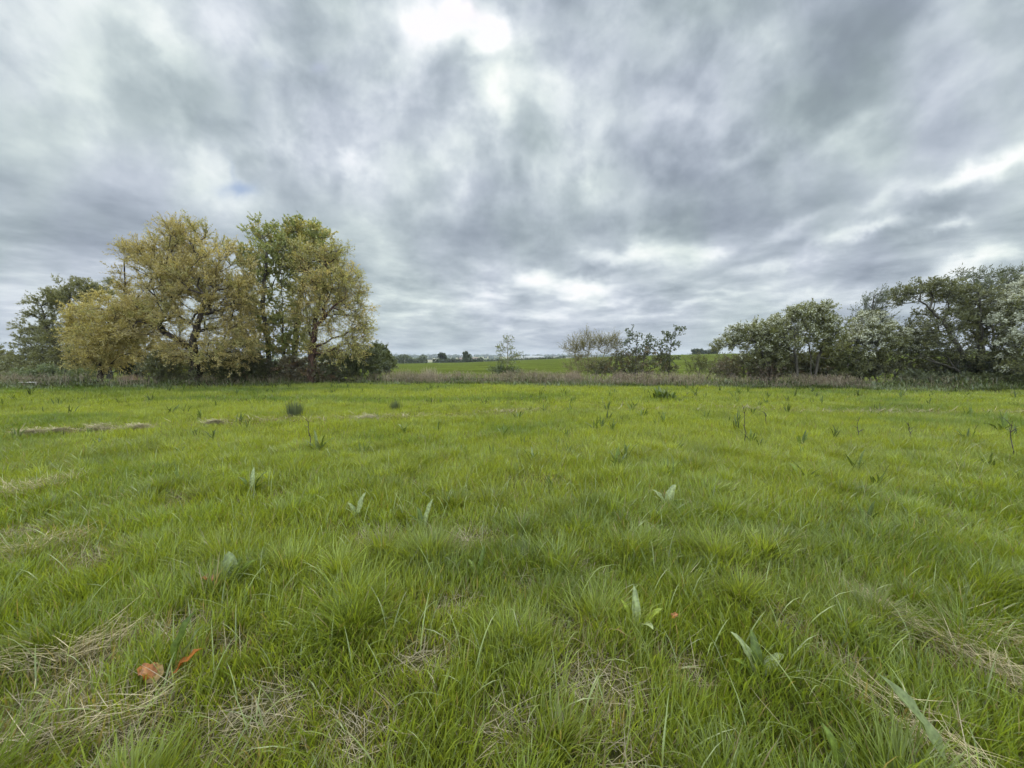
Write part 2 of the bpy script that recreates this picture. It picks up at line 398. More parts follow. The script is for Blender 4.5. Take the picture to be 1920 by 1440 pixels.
def tree(name, label, cat, Y, stems, blobs, tips=200, leaves=20000, lsize=(.10, .03), cols=((.2, .18, .07), (.12, .11, .04)), bark=None,
         r0=.14, twig=.55, droop=0.0, lean=(0, 0, 0), group=None, leafmat=None, blossom=0, bsize=.075, nsub=6, depth=.8, tipr=.006, bcol=(.62, .63, .50),
         twigs=True, shell=.45, base_r=None):
    """stems: list of pixel polylines from the ground up; blobs: (px, py, rx, ry[, depth shift m]) crown volumes at depth Y"""
    s = Y / F * 1.02
    b0 = at(stems[0][0][0], 700, Y); base = np.array((b0[0], Y, gz(b0[0], Y) - .06))
    nodes = []; par = []; plen = []
    def add(p, pa):
        nodes.append(p); par.append(pa); plen.append(0 if pa < 0 else plen[pa] + np.linalg.norm(p - nodes[pa])); return len(nodes) - 1
    for st in stems:
        dz = rng.normal(0, .25) if len(stems) > 1 else 0
        pts = [at(a, b, Y + dz * i) for i, (a, b) in enumerate(st)]
        pts[0] = np.array((pts[0][0], Y + 0 * dz, gz(pts[0][0], Y) - .06))
        prev = add(pts[0], -1)
        for a, b in zip(pts[:-1], pts[1:]):
            k = max(2, int(np.linalg.norm(b - a) / .3))
            for i in range(1, k + 1): prev = add(a + (b - a) * i / k + rng.normal(0, .025, 3), prev)
    nstem = len(nodes)
    # tips
    T = []; vol = np.array([b[2] * b[3] for b in blobs]) ** .85; cnt = np.maximum(1, (tips * vol / vol.sum()).astype(int))
    for b, c in zip(blobs, cnt):
        o = at(b[0], b[1], Y + (b[4] if len(b) > 4 else rng.normal(0, .25 * b[2] * s)))
        u = unit(c) * (rng.random((c, 1)) ** shell)
        T.append(o + u * np.array((b[2] * s, b[2] * s * depth, b[3] * s)) * .93)
    T = np.vstack(T); T = T[T[:, 2] > gz(base[0], Y) + .12]
    N = np.array(nodes); order = np.argsort([np.min(np.linalg.norm(N - t, axis=1)) for t in T]); tipidx = []
    for t in T[order]:
        N = np.array(nodes); dist = np.linalg.norm(N - t, axis=1)
        cost = dist + .22 * np.array(plen) + np.where(N[:, 2] > t[2] + .15, .8 * (N[:, 2] - t[2]), 0)
        cost[[i for i in range(len(cost)) if par[i] < 0]] += (.8 if name.endswith('tree') or 'willow' in name else 0)
        j = int(np.argmin(cost)); a = nodes[j]; L = dist[j]; k = max(1, int(L / .45)); prev = j
        for i in range(1, k + 1):
            f = i / k; p = a + (t - a) * f + np.array((0, 0, .10 * L * math.sin(PI * f))) + (rng.normal(0, .05 * min(L, 1), 3) if i < k else 0)
            prev = add(p, prev)
        tipidx.append(prev)
    N = np.array(nodes); par_ = np.array(par)
    w = np.zeros(len(N)); w[tipidx] = 1
    for i in range(len(N) - 1, -1, -1):
        if par_[i] >= 0: w[par_[i]] += w[i]
    w = np.maximum(w, .6); e = par_ >= 0
    rad = tipr * w ** .5; kf = r0 / max(rad[np.where(par_ < 0)[0]].max(), 1e-4)
    rad = rad * (1 + (kf - 1) * np.clip(w / w.max(), 0, 1) ** .35)
    flare = 1 + .5 * np.exp(-(N[:, 2] - base[2]) / .35)
    rad = rad * np.where(np.arange(len(N)) < nstem, flare, 1)
    root = empty(name, base, label, cat, group)
    P, Q = N[par_[e]], N[e]
    V, f = tubes(P, Q, np.minimum(rad[par_[e]], rad[e] * 1.6), rad[e], 6); VV = [V]; FF = [f]; nn = len(V)
    # twigs and leaves
    m = len(tipidx); tp = N[tipidx]; dirn = tp - N[par_[tipidx]]; dirn /= np.maximum(np.linalg.norm(dirn, axis=1, keepdims=True), 1e-6)
    cen = np.mean(tp, 0); outw = tp - cen; outw /= np.maximum(np.linalg.norm(outw, axis=1, keepdims=True), 1e-6)
    i = np.repeat(np.arange(m), nsub); n = len(i)
    td = unit(n) * .9 + dirn[i] * .5 + outw[i] * .35 + np.array(lean) + np.array((0, 0, .25 - droop)); td /= np.linalg.norm(td, axis=1, keepdims=True)
    tl = twig * rng.uniform(.5, 1.2, n)
    A0 = tp[i]; Bm = A0 + td * tl[:, None] * .55; B1 = Bm + (td + np.array((0, 0, -.5 * droop - .05)) + np.array(lean) * .4) * tl[:, None] * .45
    if twigs:
        for a, b, ra, rb in ((A0, Bm, .0045, .0032), (Bm, B1, .0032, .0015)):
            V, f = tubes(a, b, np.full(n, ra) * tipr / .006, np.full(n, rb) * tipr / .006, 3); VV.append(V); FF.append(f + nn); nn += len(V)
    tr = mesh_np('trunk', np.vstack(VV) - base, [np.vstack(FF)], bark or BARK_GREY, root, smooth_shade=True)
    if leaves > 0:
        k = rng.integers(0, n, leaves); t = rng.random(leaves) ** .8
        c = np.where((t < .55)[:, None], A0[k] + (Bm[k] - A0[k]) * (t / .55)[:, None], Bm[k] + (B1[k] - Bm[k]) * ((t - .55) / .45)[:, None])
        c = c + rng.normal(0, .03, (leaves, 3))
        d = td[k] * .9 + unit(leaves) * .7 + np.array((0, 0, -droop * .9)) + np.array(lean) * .8; d /= np.linalg.norm(d, axis=1, keepdims=True)
        ln = lsize[0] * rng.uniform(.6, 1.3, leaves); wd = lsize[1] * rng.uniform(.7, 1.3, leaves)
        V, f = leaves_mesh(c, d, unit(leaves), ln, wd)
        ck = rng.random(m)[i[k]]; mixv = np.clip(.55 * ck + .45 * rng.random(leaves), 0, 1)[:, None]
        C = (np.array(cols[0]) * mixv + np.array(cols[1]) * (1 - mixv)) * (.75 + .5 * rng.random((leaves, 1)))
        if len(cols) > 2:
            sel = (rng.random(m)[i[k]] < .22); C[sel] = np.array(cols[2]) * (.75 + .5 * rng.random((sel.sum(), 1)))
        keep = V.reshape(-1, 4, 3)[:, 2, 2] > base[2] + .03
        cr = mesh_np('crown', V - base, [f[keep]], leafmat or M_LEAF, root, np.repeat(C, 4, 0))
        if blossom:
            hot = rng.random(m)[i] * .6 + .8 * (A0[:, 2] - A0[:, 2].min()) / np.ptp(A0[:, 2]) + rng.random(n) * .3   # bloom gathers on some sprays
            hot = np.where(hot > np.quantile(hot, .62))[0]
            k = hot[rng.integers(0, len(hot), blossom)]; t = .35 + .65 * rng.random(blossom)
            c = A0[k] + (B1[k] - A0[k]) * t[:, None] + rng.normal(0, .03, (blossom, 3)); a = np.repeat(c, 3, 0) + rng.normal(0, bsize * .5, (blossom * 3, 3))
            nb = blossom * 3
            V, f = leaves_mesh(a, unit(nb), unit(nb), bsize * rng.uniform(.6, 1.3, nb), bsize * rng.uniform(.6, 1.2, nb))
            C = np.array(bcol) * (.7 + .4 * rng.random((nb, 1)))
            mesh_np('blossom', V - base, [f], M_PETAL, cr, np.repeat(C, 4, 0))
    return root

GOLD = ((.49, .395, .15), (.29, .24, .095), (.34, .31, .12)); GOLD2 = ((.40, .365, .125), (.25, .235, .08), (.48, .38, .14)); YEL = ((.49, .40, .14), (.31, .265, .10), (.35, .32, .12))
GREYG = ((.225, .22, .095), (.14, .14, .06)); POP = ((.30, .31, .105), (.18, .20, .065), (.38, .33, .12))
OLIVE = ((.12, .125, .045), (.07, .075, .028)); DARKG = ((.105, .12, .042), (.06, .07, .027)); HAW = ((.195, .20, .078), (.115, .122, .05))
BRAM = ((.10, .10, .045), (.06, .055, .028), (.16, .11, .05)); FRESH = ((.14, .18, .055), (.09, .12, .04))

# left group
tree('willow_tree', 'largest golden willow with a broad crown and thick dark trunk, left of the green poplar', 'tree', 21.6,
     [[(365, 722), (370, 680), (362, 640), (374, 600), (385, 540)], [(362, 722), (361, 655), (320, 630), (270, 604), (215, 596)]],
     [(345, 465, 70, 42), (350, 530, 62, 55), (300, 515, 72, 55), (400, 520, 75, 68), (440, 580, 48, 68), (270, 600, 68, 42), (365, 580, 85, 62), (452, 640, 32, 45), (415, 660, 55, 36),
      (315, 665, 42, 34), (255, 478, 30, 24), (350, 440, 35, 20), (235, 540, 12, 20), (345, 655, 46, 36), (395, 690, 50, 22)], tips=560, leaves=115000, lsize=(.12, .034), cols=GOLD, bark=BARK_WILLOW, r0=.21, twig=.8, nsub=9, droop=-.1, tipr=.008)
tree('willow_tree', 'low yellow willow with bright drooping foliage at the left of the biggest golden willow', 'tree', 22.4,
     [[(185, 712), (190, 680), (205, 640), (215, 600)], [(185, 712), (192, 668), (165, 630), (150, 600)]],
     [(172, 598, 36, 32), (215, 585, 44, 34), (190, 640, 48, 30), (178, 672, 30, 22), (240, 640, 42, 32), (152, 628, 24, 24), (142, 590, 16, 12), (160, 672, 22, 20), (218, 672, 32, 16), (270, 590, 30, 30)],
     tips=280, leaves=52000, lsize=(.12, .036), cols=YEL, bark=BARK_WILLOW, r0=.13, twig=.7, nsub=8, droop=.1)
tree('willow_tree', 'dark grey green willow behind the low yellow willow at far left', 'tree', 27.5,
     [[(130, 700), (128, 640), (130, 570)], [(126, 700), (105, 650), (85, 610)]],
     [(132, 555, 40, 30), (98, 588, 38, 32), (82, 628, 38, 30), (58, 620, 22, 12), (110, 650, 60, 38), (160, 552, 22, 24), (75, 680, 50, 28), (120, 690, 50, 22), (105, 565, 25, 18)],
     tips=280, leaves=44000, lsize=(.14, .045), cols=GREYG, bark=BARK_GREY, r0=.22, twig=.65, droop=.05)
tree('leafy_tree', 'small green tree top peeking out between the yellow willow and the biggest willow', 'tree', 29,
     [[(205, 700), (204, 620), (203, 560)]], [(203, 548, 24, 22), (205, 600, 34, 42), (230, 650, 40, 40), (190, 670, 40, 30)], tips=110, leaves=14000, lsize=(.15, .05), cols=GREYG, r0=.14)
tree('poplar_tree', 'tallest green poplar with several slim stems standing behind two golden willows', 'tree', 24.6,
     [[(508, 712), (502, 640), (492, 570), (500, 480)], [(535, 710), (530, 600), (527, 500), (540, 440)], [(548, 712), (556, 620), (562, 560), (585, 470)], [(500, 712), (485, 650), (470, 590)]],
     [(500, 450, 42, 32), (560, 440, 55, 26), (590, 455, 32, 32), (472, 490, 26, 28), (510, 520, 58, 46), (570, 510, 58, 50), (482, 580, 36, 46), (530, 610, 48, 56), (457, 474, 12, 10), (618, 492, 22, 26), (560, 425, 30, 12), (545, 650, 40, 40), (480, 650, 30, 40), (535, 470, 45, 40)],
     tips=440, leaves=46000, lsize=(.14, .075), cols=POP, bark=BARK_GREY, r0=.17, twig=.6, droop=-.1)
tree('willow_tree', 'open golden willow with a reddish forked trunk, right end of the tall trees', 'tree', 22.8,
     [[(578, 712), (584, 660), (590, 615), (594, 580), (620, 520)], [(580, 712), (584, 640), (575, 600), (572, 540)], [(582, 690), (592, 612), (630, 570), (668, 548)]],
     [(572, 485, 40, 30), (630, 488, 32, 32), (648, 535, 38, 42), (668, 590, 28, 46), (600, 545, 48, 42), (658, 642, 34, 26), (625, 600, 48, 46), (682, 612, 14, 24), (640, 660, 42, 14), (572, 580, 34, 46), (600, 655, 40, 22), (620, 545, 50, 40)],
     tips=420, leaves=42000, lsize=(.12, .036), cols=GOLD2, bark=BARK_RED, r0=.16, twig=.7, nsub=8, droop=.0, tipr=.007)
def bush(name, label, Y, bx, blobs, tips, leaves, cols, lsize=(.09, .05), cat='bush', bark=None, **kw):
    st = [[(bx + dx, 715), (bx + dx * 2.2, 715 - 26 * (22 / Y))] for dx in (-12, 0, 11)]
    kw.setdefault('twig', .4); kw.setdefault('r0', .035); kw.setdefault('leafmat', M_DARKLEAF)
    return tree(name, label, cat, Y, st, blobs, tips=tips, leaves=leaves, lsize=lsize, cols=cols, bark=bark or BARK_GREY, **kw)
bush('shrub', 'olive green shrub under the right side of the biggest golden willow', 22.2, 430, [(430, 685, 58, 30), (400, 700, 50, 18), (465, 695, 34, 22)], 120, 17000, OLIVE)
bush('shrub', 'grey olive shrub under the left side of the biggest golden willow', 22.0, 305, [(305, 690, 38, 26), (330, 705, 40, 16)], 90, 12000, ((.15, .15, .06), (.09, .095, .04)))
bush('bramble_thicket', 'dark bramble thicket at the foot of the poplar stems', 23.4, 500, [(495, 692, 46, 24), (470, 706, 50, 14), (535, 704, 30, 14)], 110, 13000, BRAM, cat='bramble')
bush('bramble_thicket', 'brownish bramble thicket around the foot of the reddish forked willow', 22.6, 570, [(560, 690, 46, 24), (600, 702, 46, 16)], 110, 13000, ((.13, .11, .05), (.08, .065, .035), (.17, .11, .06)), cat='bramble')
bush('shrub', 'grey green shrub between the reddish willow and the dark rounded bush', 23.6, 625, [(625, 680, 36, 26), (640, 700, 40, 16)], 80, 10000, ((.12, .125, .055), (.075, .08, .035)))
bush('shrub', 'dark rounded bush at the right end of the left tree group', 23.6, 680, [(678, 676, 34, 22), (700, 690, 30, 14), (660, 690, 26, 16)], 100, 14000, DARKG)
bush('shrub', 'pale green feathery shrub just behind the dark rounded bush', 24.8, 705, [(702, 668, 36, 20), (722, 684, 24, 14)], 80, 11000, ((.13, .15, .05), (.09, .10, .035)))
bush('shrub', 'low light green bush on the field edge at far left', 23.4, 100, [(95, 702, 46, 15), (60, 708, 34, 10), (140, 708, 34, 11)], 110, 16000, ((.155, .185, .07), (.10, .125, .045)), lsize=(.10, .035), lean=(-.2, 0, .1))
bush('shrub', 'dark scrubby bush at the left edge of the view', 31, 14, [(18, 672, 36, 26), (40, 690, 34, 22), (-40, 680, 60, 30), (-10, 700, 50, 18)], 140, 16000, GREYG, lsize=(.13, .06))
bush('shrub', 'dark bush standing in for the dark hedge gap below the yellow willow', 25.5, 265, [(262, 682, 32, 22), (240, 694, 30, 14)], 80, 11000, ((.035, .045, .02), (.022, .028, .014)))  # near-black leaves: shade in the hedge gap put into colour
tree('round_tree', 'dark round tree standing alone in the field beyond the left group', 'tree', 72, [[(716, 694), (716, 672)]], [(714, 670, 18, 20), (722, 676, 14, 14)], tips=160, leaves=15000, lsize=(.35, .25), cols=DARKG, r0=.2, tipr=.012, twig=.7, depth=1)

# centre
tree('sapling', 'slim sparse young tree alone in the middle of the hedge line', 'tree', 25.8, [[(949, 706), (951, 680), (952, 634)]],
     [(952, 642, 10, 12), (944, 660, 16, 14), (964, 664, 15, 14), (954, 675, 14, 12), (940, 676, 8, 8)], tips=52, leaves=900, lsize=(.12, .05), cols=((.17, .19, .085), (.11, .13, .05)), bark=BARK_TAN, r0=.032, twig=.3, nsub=4)
bush('shrub', 'small round green bush at the foot of the slim young tree', 26.2, 945, [(936, 694, 16, 5), (958, 696, 16, 4)], 50, 2600, ((.12, .15, .045), (.07, .09, .03)))
tree('twiggy_shrub', 'tall twiggy half bare shrub with pale stems left of the leafy saplings', 'shrub', 24.4,
     [[(1085, 716), (1078, 660)], [(1100, 716), (1105, 640)], [(1112, 716), (1135, 660)], [(1120, 716), (1150, 665)]],
     [(1080, 655, 28, 22), (1110, 642, 30, 20), (1100, 684, 46, 24), (1140, 650, 24, 16), (1150, 640, 10, 14)], tips=300, leaves=3600, lsize=(.08, .035), cols=((.24, .22, .10), (.15, .14, .06)), bark=BARK_TAN, r0=.022, twig=.6, nsub=7, tipr=.008, lean=(0, 0, .35))
bush('bramble_thicket', 'big dark bramble mound beneath the two leafy saplings', 24.8, 1195, [(1170, 680, 40, 20), (1210, 676, 50, 22), (1250, 688, 22, 14), (1180, 698, 60, 12), (1130, 692, 30, 14)], 170, 12000, ((.125, .125, .05), (.07, .068, .03), (.16, .12, .06)), cat='bramble')
tree('sapling', 'leafy sapling with dark clear leaves rising out of the bramble mound', 'tree', 24.2, [[(1190, 712), (1192, 660), (1196, 628)], [(1200, 712), (1212, 650), (1222, 632)]],
     [(1188, 630, 18, 13), (1212, 640, 22, 17), (1176, 648, 13, 12), (1235, 652, 12, 11), (1200, 656, 22, 12)], tips=66, leaves=950, lsize=(.13, .075), cols=((.085, .105, .04), (.05, .065, .025)), r0=.03, twig=.32, nsub=4)
tree('sapling', 'slender sapling at the right end of the bramble mound', 'tree', 24.2, [[(1254, 714), (1256, 670), (1262, 622)]],
     [(1252, 632, 11, 13), (1273, 622, 10, 9), (1260, 650, 11, 12), (1252, 672, 16, 16)], tips=50, leaves=1050, lsize=(.12, .07), cols=((.10, .12, .045), (.06, .075, .03)), r0=.026, twig=.3, nsub=4)
bush('shrub', 'thin yellow green shrub in front of the rising crop field', 24.5, 1312, [(1308, 685, 22, 20), (1330, 690, 22, 14), (1350, 684, 14, 18)], 110, 4200, ((.15, .155, .05), (.10, .10, .035)), lsize=(.08, .03), tipr=.004, twig=.45, lean=(0, 0, .3))

# right group
HB = dict(bark=BARK_GREY, leafmat=M_LEAF, group=None)
tree('hawthorn_tree', 'low blossoming hawthorn with a crooked dark trunk, left end of the right hedge', 'tree', 21.4,
     [[(1440, 722), (1436, 680), (1424, 650), (1405, 630)], [(1442, 722), (1444, 670), (1452, 640)]],
     [(1400, 628, 34, 18), (1440, 624, 38, 24), (1372, 640, 22, 14), (1430, 648, 40, 18), (1350, 652, 14, 8), (1425, 672, 44, 20)], tips=230, leaves=18000, lsize=(.085, .05), cols=HAW, r0=.07, twig=.38, blossom=1000, **HB)
tree('hawthorn_tree', 'domed blossoming hawthorn on several straight thin stems, tallest of the white speckled row', 'tree', 21.0,
     [[(1522, 724), (1520, 680), (1516, 640), (1520, 600)], [(1494, 724), (1492, 670), (1490, 620)], [(1528, 724), (1534, 670), (1550, 620)]],
     [(1522, 598, 44, 26), (1482, 606, 36, 28), (1553, 616, 32, 32), (1500, 634, 58, 22), (1530, 580, 26, 12), (1455, 625, 20, 20), (1560, 655, 30, 22), (1470, 655, 30, 22)], tips=340, leaves=27000, lsize=(.085, .05), cols=((.205, .21, .08), (.12, .13, .05)), r0=.07, twig=.38, blossom=1300, **HB)
tree('hawthorn_tree', 'broad hawthorn with dense white blossom between the domed hawthorn and the dark leaning tree', 'tree', 21.2,
     [[(1592, 722), (1590, 680), (1600, 640)], [(1606, 722), (1620, 670), (1640, 630)]],
     [(1598, 636, 38, 24), (1632, 618, 34, 34), (1662, 640, 38, 30), (1620, 664, 54, 28), (1690, 640, 26, 24), (1600, 690, 44, 18)], tips=290, leaves=25000, lsize=(.085, .05), cols=HAW, r0=.07, twig=.38, blossom=3600, **HB)
tree('willow_tree', 'thin windswept willow with grey leaves sticking up behind the broad white hawthorn', 'tree', 22.6,
     [[(1618, 720), (1622, 650), (1640, 556)], [(1616, 720), (1610, 650), (1612, 590)]],
     [(1642, 566, 22, 16), (1628, 586, 24, 14), (1610, 602, 20, 12), (1648, 595, 24, 20), (1655, 552, 10, 8)], tips=90, leaves=4200, lsize=(.13, .03), cols=((.14, .16, .10), (.09, .105, .06)), r0=.05, twig=.5, lean=(.55, 0, .35), **HB)
tree('leaning_tree', 'large dark tree whose crooked branches lean far out to the upper left', 'tree', 20.2,
     [[(1835, 726), (1815, 680), (1790, 640), (1765, 600), (1735, 572), (1705, 555)], [(1838, 726), (1835, 670), (1840, 610), (1835, 560)], [(1832, 726), (1790, 690), (1730, 672), (1690, 668)]],
     [(1702, 552, 26, 13), (1738, 543, 32, 18), (1782, 550, 46, 24), (1822, 568, 52, 38), (1760, 615, 66, 36), (1850, 615, 46, 46), (1718, 648, 62, 30), (1800, 668, 74, 28), (1690, 560, 12, 14), (1875, 680, 40, 28)],
     tips=470, leaves=44000, lsize=(.10, .05), cols=((.155, .16, .068), (.09, .095, .043)), r0=.13, twig=.45, blossom=700, bsize=.045, lean=(.2, 0, .05), **HB)
tree('willow_tree', 'wispy tall tree top waving above the dark leaning tree at far right', 'tree', 23.5,
     [[(1862, 716), (1862, 620), (1845, 525)], [(1870, 716), (1885, 600), (1892, 525)], [(1858, 716), (1830, 600), (1802, 522)]],
     [(1802, 520, 10, 12), (1842, 520, 22, 10), (1888, 518, 26, 12), (1868, 542, 44, 20), (1815, 545, 18, 16), (1910, 540, 24, 20), (1860, 580, 50, 30)],
     tips=190, leaves=12000, lsize=(.12, .035), cols=((.12, .135, .06), (.07, .08, .035)), r0=.10, twig=.5, lean=(.5, 0, .2), **HB)
tree('hawthorn_tree', 'hawthorn thick with white blossom at the right edge of the view', 'tree', 18.6,
     [[(1935, 730), (1930, 680), (1925, 620)], [(1940, 730), (1960, 660), (1975, 600)]],
     [(1905, 595, 30, 38), (1930, 555, 36, 34), (1905, 645, 26, 30), (1960, 610, 60, 70), (1985, 670, 60, 40), (1925, 690, 36, 22)], tips=330, leaves=26000, lsize=(.085, .05), cols=HAW, r0=.10, twig=.38, blossom=6500, lean=(.15, 0, 0), **HB)
bush('shrub', 'dense olive hedge growth behind the thin straight hawthorn stems', 22.8, 1510, [(1500, 676, 46, 28), (1545, 680, 40, 26), (1460, 684, 34, 22)], 150, 17000, ((.12, .13, .05), (.07, .075, .032)))
bush('bramble_thicket', 'brown tangled scrub at the left foot of the right hedge', 21.8, 1395, [(1390, 690, 40, 18), (1360, 696, 26, 14), (1425, 700, 34, 13)], 130, 7500, ((.14, .13, .055), (.095, .08, .045), (.14, .10, .07)), cat='scrub', twig=.5)
bush('shrub', 'dark undergrowth below the crooked low hawthorn', 22.2, 1468, [(1465, 678, 40, 28), (1505, 690, 40, 20), (1440, 696, 34, 16), (1420, 680, 26, 18)], 150, 16000, ((.125, .13, .05), (.075, .07, .035), (.14, .10, .055)))
bush('shrub', 'green leafy undergrowth to the right of the thin straight hawthorn stems', 21.9, 1570, [(1568, 682, 38, 30), (1605, 690, 36, 22), (1545, 696, 28, 16)], 140, 17000, ((.155, .17, .06), (.085, .10, .035)))
bush('shrub', 'dark brown twiggy undergrowth beneath the broad white hawthorn', 21.4, 1660, [(1650, 694, 44, 16), (1700, 690, 40, 20), (1630, 684, 30, 22)], 120, 10000, ((.12, .125, .05), (.075, .07, .038)))
bush('shrub', 'black shaded undergrowth at the foot of the dark leaning tree', 20.9, 1800, [(1760, 692, 50, 20), (1830, 694, 54, 22), (1890, 700, 50, 20)], 150, 15000, ((.06, .07, .03), (.036, .041, .02)))  # shade under the leaning tree put into the dark leaf colours
bush('nettle_bed', 'grey green nettle mound under the lowest branches of the dark leaning tree', 19.9, 1740, [(1730, 712, 38, 13), (1770, 716, 36, 11), (1705, 718, 24, 9)], 110, 10000, ((.13, .145, .065), (.08, .09, .04)), cat='nettles', lsize=(.09, .045), twig=.3)
bush('nettle_bed', 'brighter green nettle bed below the far right blossoming hawthorn', 19.4, 1870, [(1860, 714, 44, 13), (1905, 716, 44, 13), (1815, 719, 36, 10), (1950, 716, 40, 14)], 150, 14000, ((.15, .165, .065), (.095, .11, .045)), cat='nettles', lsize=(.09, .045), twig=.3)

# ------------------------------------------------------------------ weedy bank
def weeds():
    A = Acc(); n = 20000
    x = rng.uniform(-30, 28, n); d = rng.normal(.85, .55, n); y = edge_y(x) + np.clip(d, .05, 3.2)
    dens = .25 + .95 * smooth(.3, .6, fbm(x / 1.7, y / 2.2, 51))
    dens *= np.where(x < -7.5, .30, 1.0) * np.where(x > 17.5, .12, 1.0)
    k = rng.random(n) < dens; x, y = x[k], y[k]; n = len(x)
    h = rng.uniform(.16, .54, n) * np.where(x > 12, .75, 1) * (.55 + .75 * fbm(x / 1.3, y / 1.3, 53))
    pk = fbm(x / 2.2, y / 3, 57)[:, None]
    c = np.array((.185, .135, .10)) * pk * 1.6 + np.array((.17, .15, .08)) * (1 - pk) * 1.3; c *= (.5 + .7 * rng.random((n, 1)))
    A.blades(np.stack([x, y, hz(x, y)], 1), rng.uniform(0, 2 * PI, n), rng.uniform(0, .3, n), rng.uniform(-.2, .5, n), h, rng.uniform(.008, .020, n), c, 3)
    # side shoots and seed heads
    m = n * 3; i = rng.integers(0, n, m); t = rng.uniform(.35, .95, m)
    A.blades(np.stack([x[i] + rng.normal(0, .05, m), y[i] + rng.normal(0, .05, m), hz(x[i], y[i]) + h[i] * t], 1), rng.uniform(0, 2 * PI, m), rng.uniform(.3, 1.2, m), rng.uniform(-.4, .9, m),
             rng.uniform(.06, .2, m), rng.uniform(.008, .018, m), c[i] * rng.uniform(.8, 1.25, (m, 1)), 2)
    o = A.build('dead_weeds', M_STRAW); tag(o, 'pinkish brown dead weed stems standing along the bank at the far edge of the meadow', 'dead weeds', kind='stuff')
    A = Acc(); n = 30000
    x = rng.uniform(-31, 29, n); d = rng.uniform(-1.0, 1.0, n); d = np.where(d < -.2, d * (fbm(x / 2.3, x * 0, 65) > .5), d); y = edge_y(x) + d
    k = rng.random(n) < .3 + .9 * smooth(.35, .6, fbm(x / 1.1, y / 1.1, 59)); x, y = x[k], y[k]; n = len(x)
    h = rng.uniform(.12, .36, n) * (.6 + .6 * fbm(x / .9, y / .9, 63))
    c = np.array((.095, .125, .04)) * rng.uniform(.5, 1.45, (n, 1)) + np.array((.03, .02, 0)) * rng.random((n, 1))
    A.blades(np.stack([x, y, hz(x, y)], 1), rng.uniform(0, 2 * PI, n), rng.uniform(.1, .9, n), rng.uniform(0, 1.2, n), h, rng.uniform(.02, .05, n), c, 2)
    o = A.build('nettle_fringe', M_DARKLEAF); tag(o, 'dark green nettles and rank weeds fringing the foot of the bank', 'weeds', kind='stuff')
weeds()
def reeds(label, px, py, Y, n, hgt, spread, c):
    A = Acc(); p = at(px, py, Y); p[2] = gz(p[0], Y)
    x = p[0] + rng.normal(0, spread, n); y = Y + rng.normal(0, spread * .6, n)
    A.blades(np.stack([x, y, hz(x, y)], 1), rng.uniform(0, 2 * PI, n), rng.uniform(0, .22, n), rng.uniform(-.1, .4, n), rng.uniform(.5, 1.1, n) * hgt, rng.uniform(.01, .02, n), np.array(c) * rng.uniform(.6, 1.2, (n, 1)), 3)
    o = A.build('dry_grass_clump', M_STRAW, origin=p); o.location = p; tag(o, label, 'dry grass')
reeds('tall clump of pale dry grass standing up from the bank beyond the left group', 805, 700, 25.4, 520, .95, .30, (.36, .31, .2))
reeds('pinkish dry grass clump below the yellow willow', 240, 715, 22.2, 520, .6, .30, (.33, .23, .16))
reeds('tawny dry grass clump left of the twiggy half bare shrub', 1075, 705, 23.6, 520, .8, .30, (.28, .20, .13))
reeds('dry tan grass clump in front of the big bramble mound', 1160, 706, 23.2, 520, .75, .22, (.27, .21, .14))

# ------------------------------------------------------------------ meadow plants
def leaf_np(base, theta, tilt, length, width, curl=.6, wav=.12, fold=.25, nl=9, twist=0.0, tipw=.0):
    """broad dock leaf: spine bends, margins wave; returns verts, quads"""
    o = np.array((math.cos(theta), math.sin(theta), 0)); up = np.array((0, 0, 1.0)); s0 = np.array((-o[1], o[0], 0))
    p = np.array(base, float); V = []; F_ = []; ph = rng.uniform(0, 6)
    for k in range(nl + 1):
        t = k / nl; a = tilt + curl * t * t
        d = o * math.sin(a) + up * math.cos(a); nrm = np.cross(s0, d); tw = twist * t
        s = s0 * math.cos(tw) + nrm * math.sin(tw)
        prof = math.sin(PI * min(1, (t * .93 + .045)) ** .85) ** .75 if t < 1 else 0.02
        if t < .16: prof = .10
        hw = width * .5 * prof
        for j, q in enumerate((-1, -.5, 0, .5, 1)):
            w = wav * width * math.sin(ph + k * 1.9 + (2.2 if q > 0 else 0)) * abs(q) ** 2
            V.append(p + s * hw * q + nrm * (-(abs(q)) * fold * hw + w * prof))
        if k < nl: p = p + d * length / nl
    for k in range(nl):
        for j in range(4): F_.append((k * 5 + j, k * 5 + j + 1, (k + 1) * 5 + j + 1, (k + 1) * 5 + j))
    return np.array(V), np.array(F_)
D_GREEN = (.125, .17, .032); D_GREY = (.17, .205, .085); D_PALE = (.24, .28, .13); D_YEL = (.22, .27, .04); D_DARK = (.085, .12, .020); ORANGE = (.27, .10, .018); TAWNY = (.28, .18, .05)  # pale tone also has the glint of some leaves put into it
def dock(label, px, py, lv, group=None):
    """lv: (theta, tilt, length, width, colour, withered, curl, lift, tip-label)"""
    b = gp(px, py); b[2] = gz(b[0], b[1])
    r = empty('dock_plant', b, label, 'plant', group)
    for L in lv:
        th, tilt, ln, wd, c, wi = L[:6]; curl = L[6] if len(L) > 6 else .7; off = L[7] if len(L) > 7 else (0, 0, 0)
        curl += .25
        V, Fq = leaf_np(np.array(off) * .9 + np.array((.015 * math.cos(th), .015 * math.sin(th), 0)), th, tilt, ln * (.86 if not wi else .9), wd * .85, curl, fold=rng.uniform(.15, .45), wav=.10 if not wi else .2)
        C = np.array(c) * np.ones((len(V), 1)) * (.82 + .3 * rng.random((len(V), 1))) * np.where(np.arange(len(V)) % 5 == 2, 1.35, 1.0)[:, None]
        o = mesh_np('leaf', V, [Fq], M_WITHER if wi else M_DOCK, r, C, True)
        if wi: o['label'] = 'withered orange brown leaf'
    return r
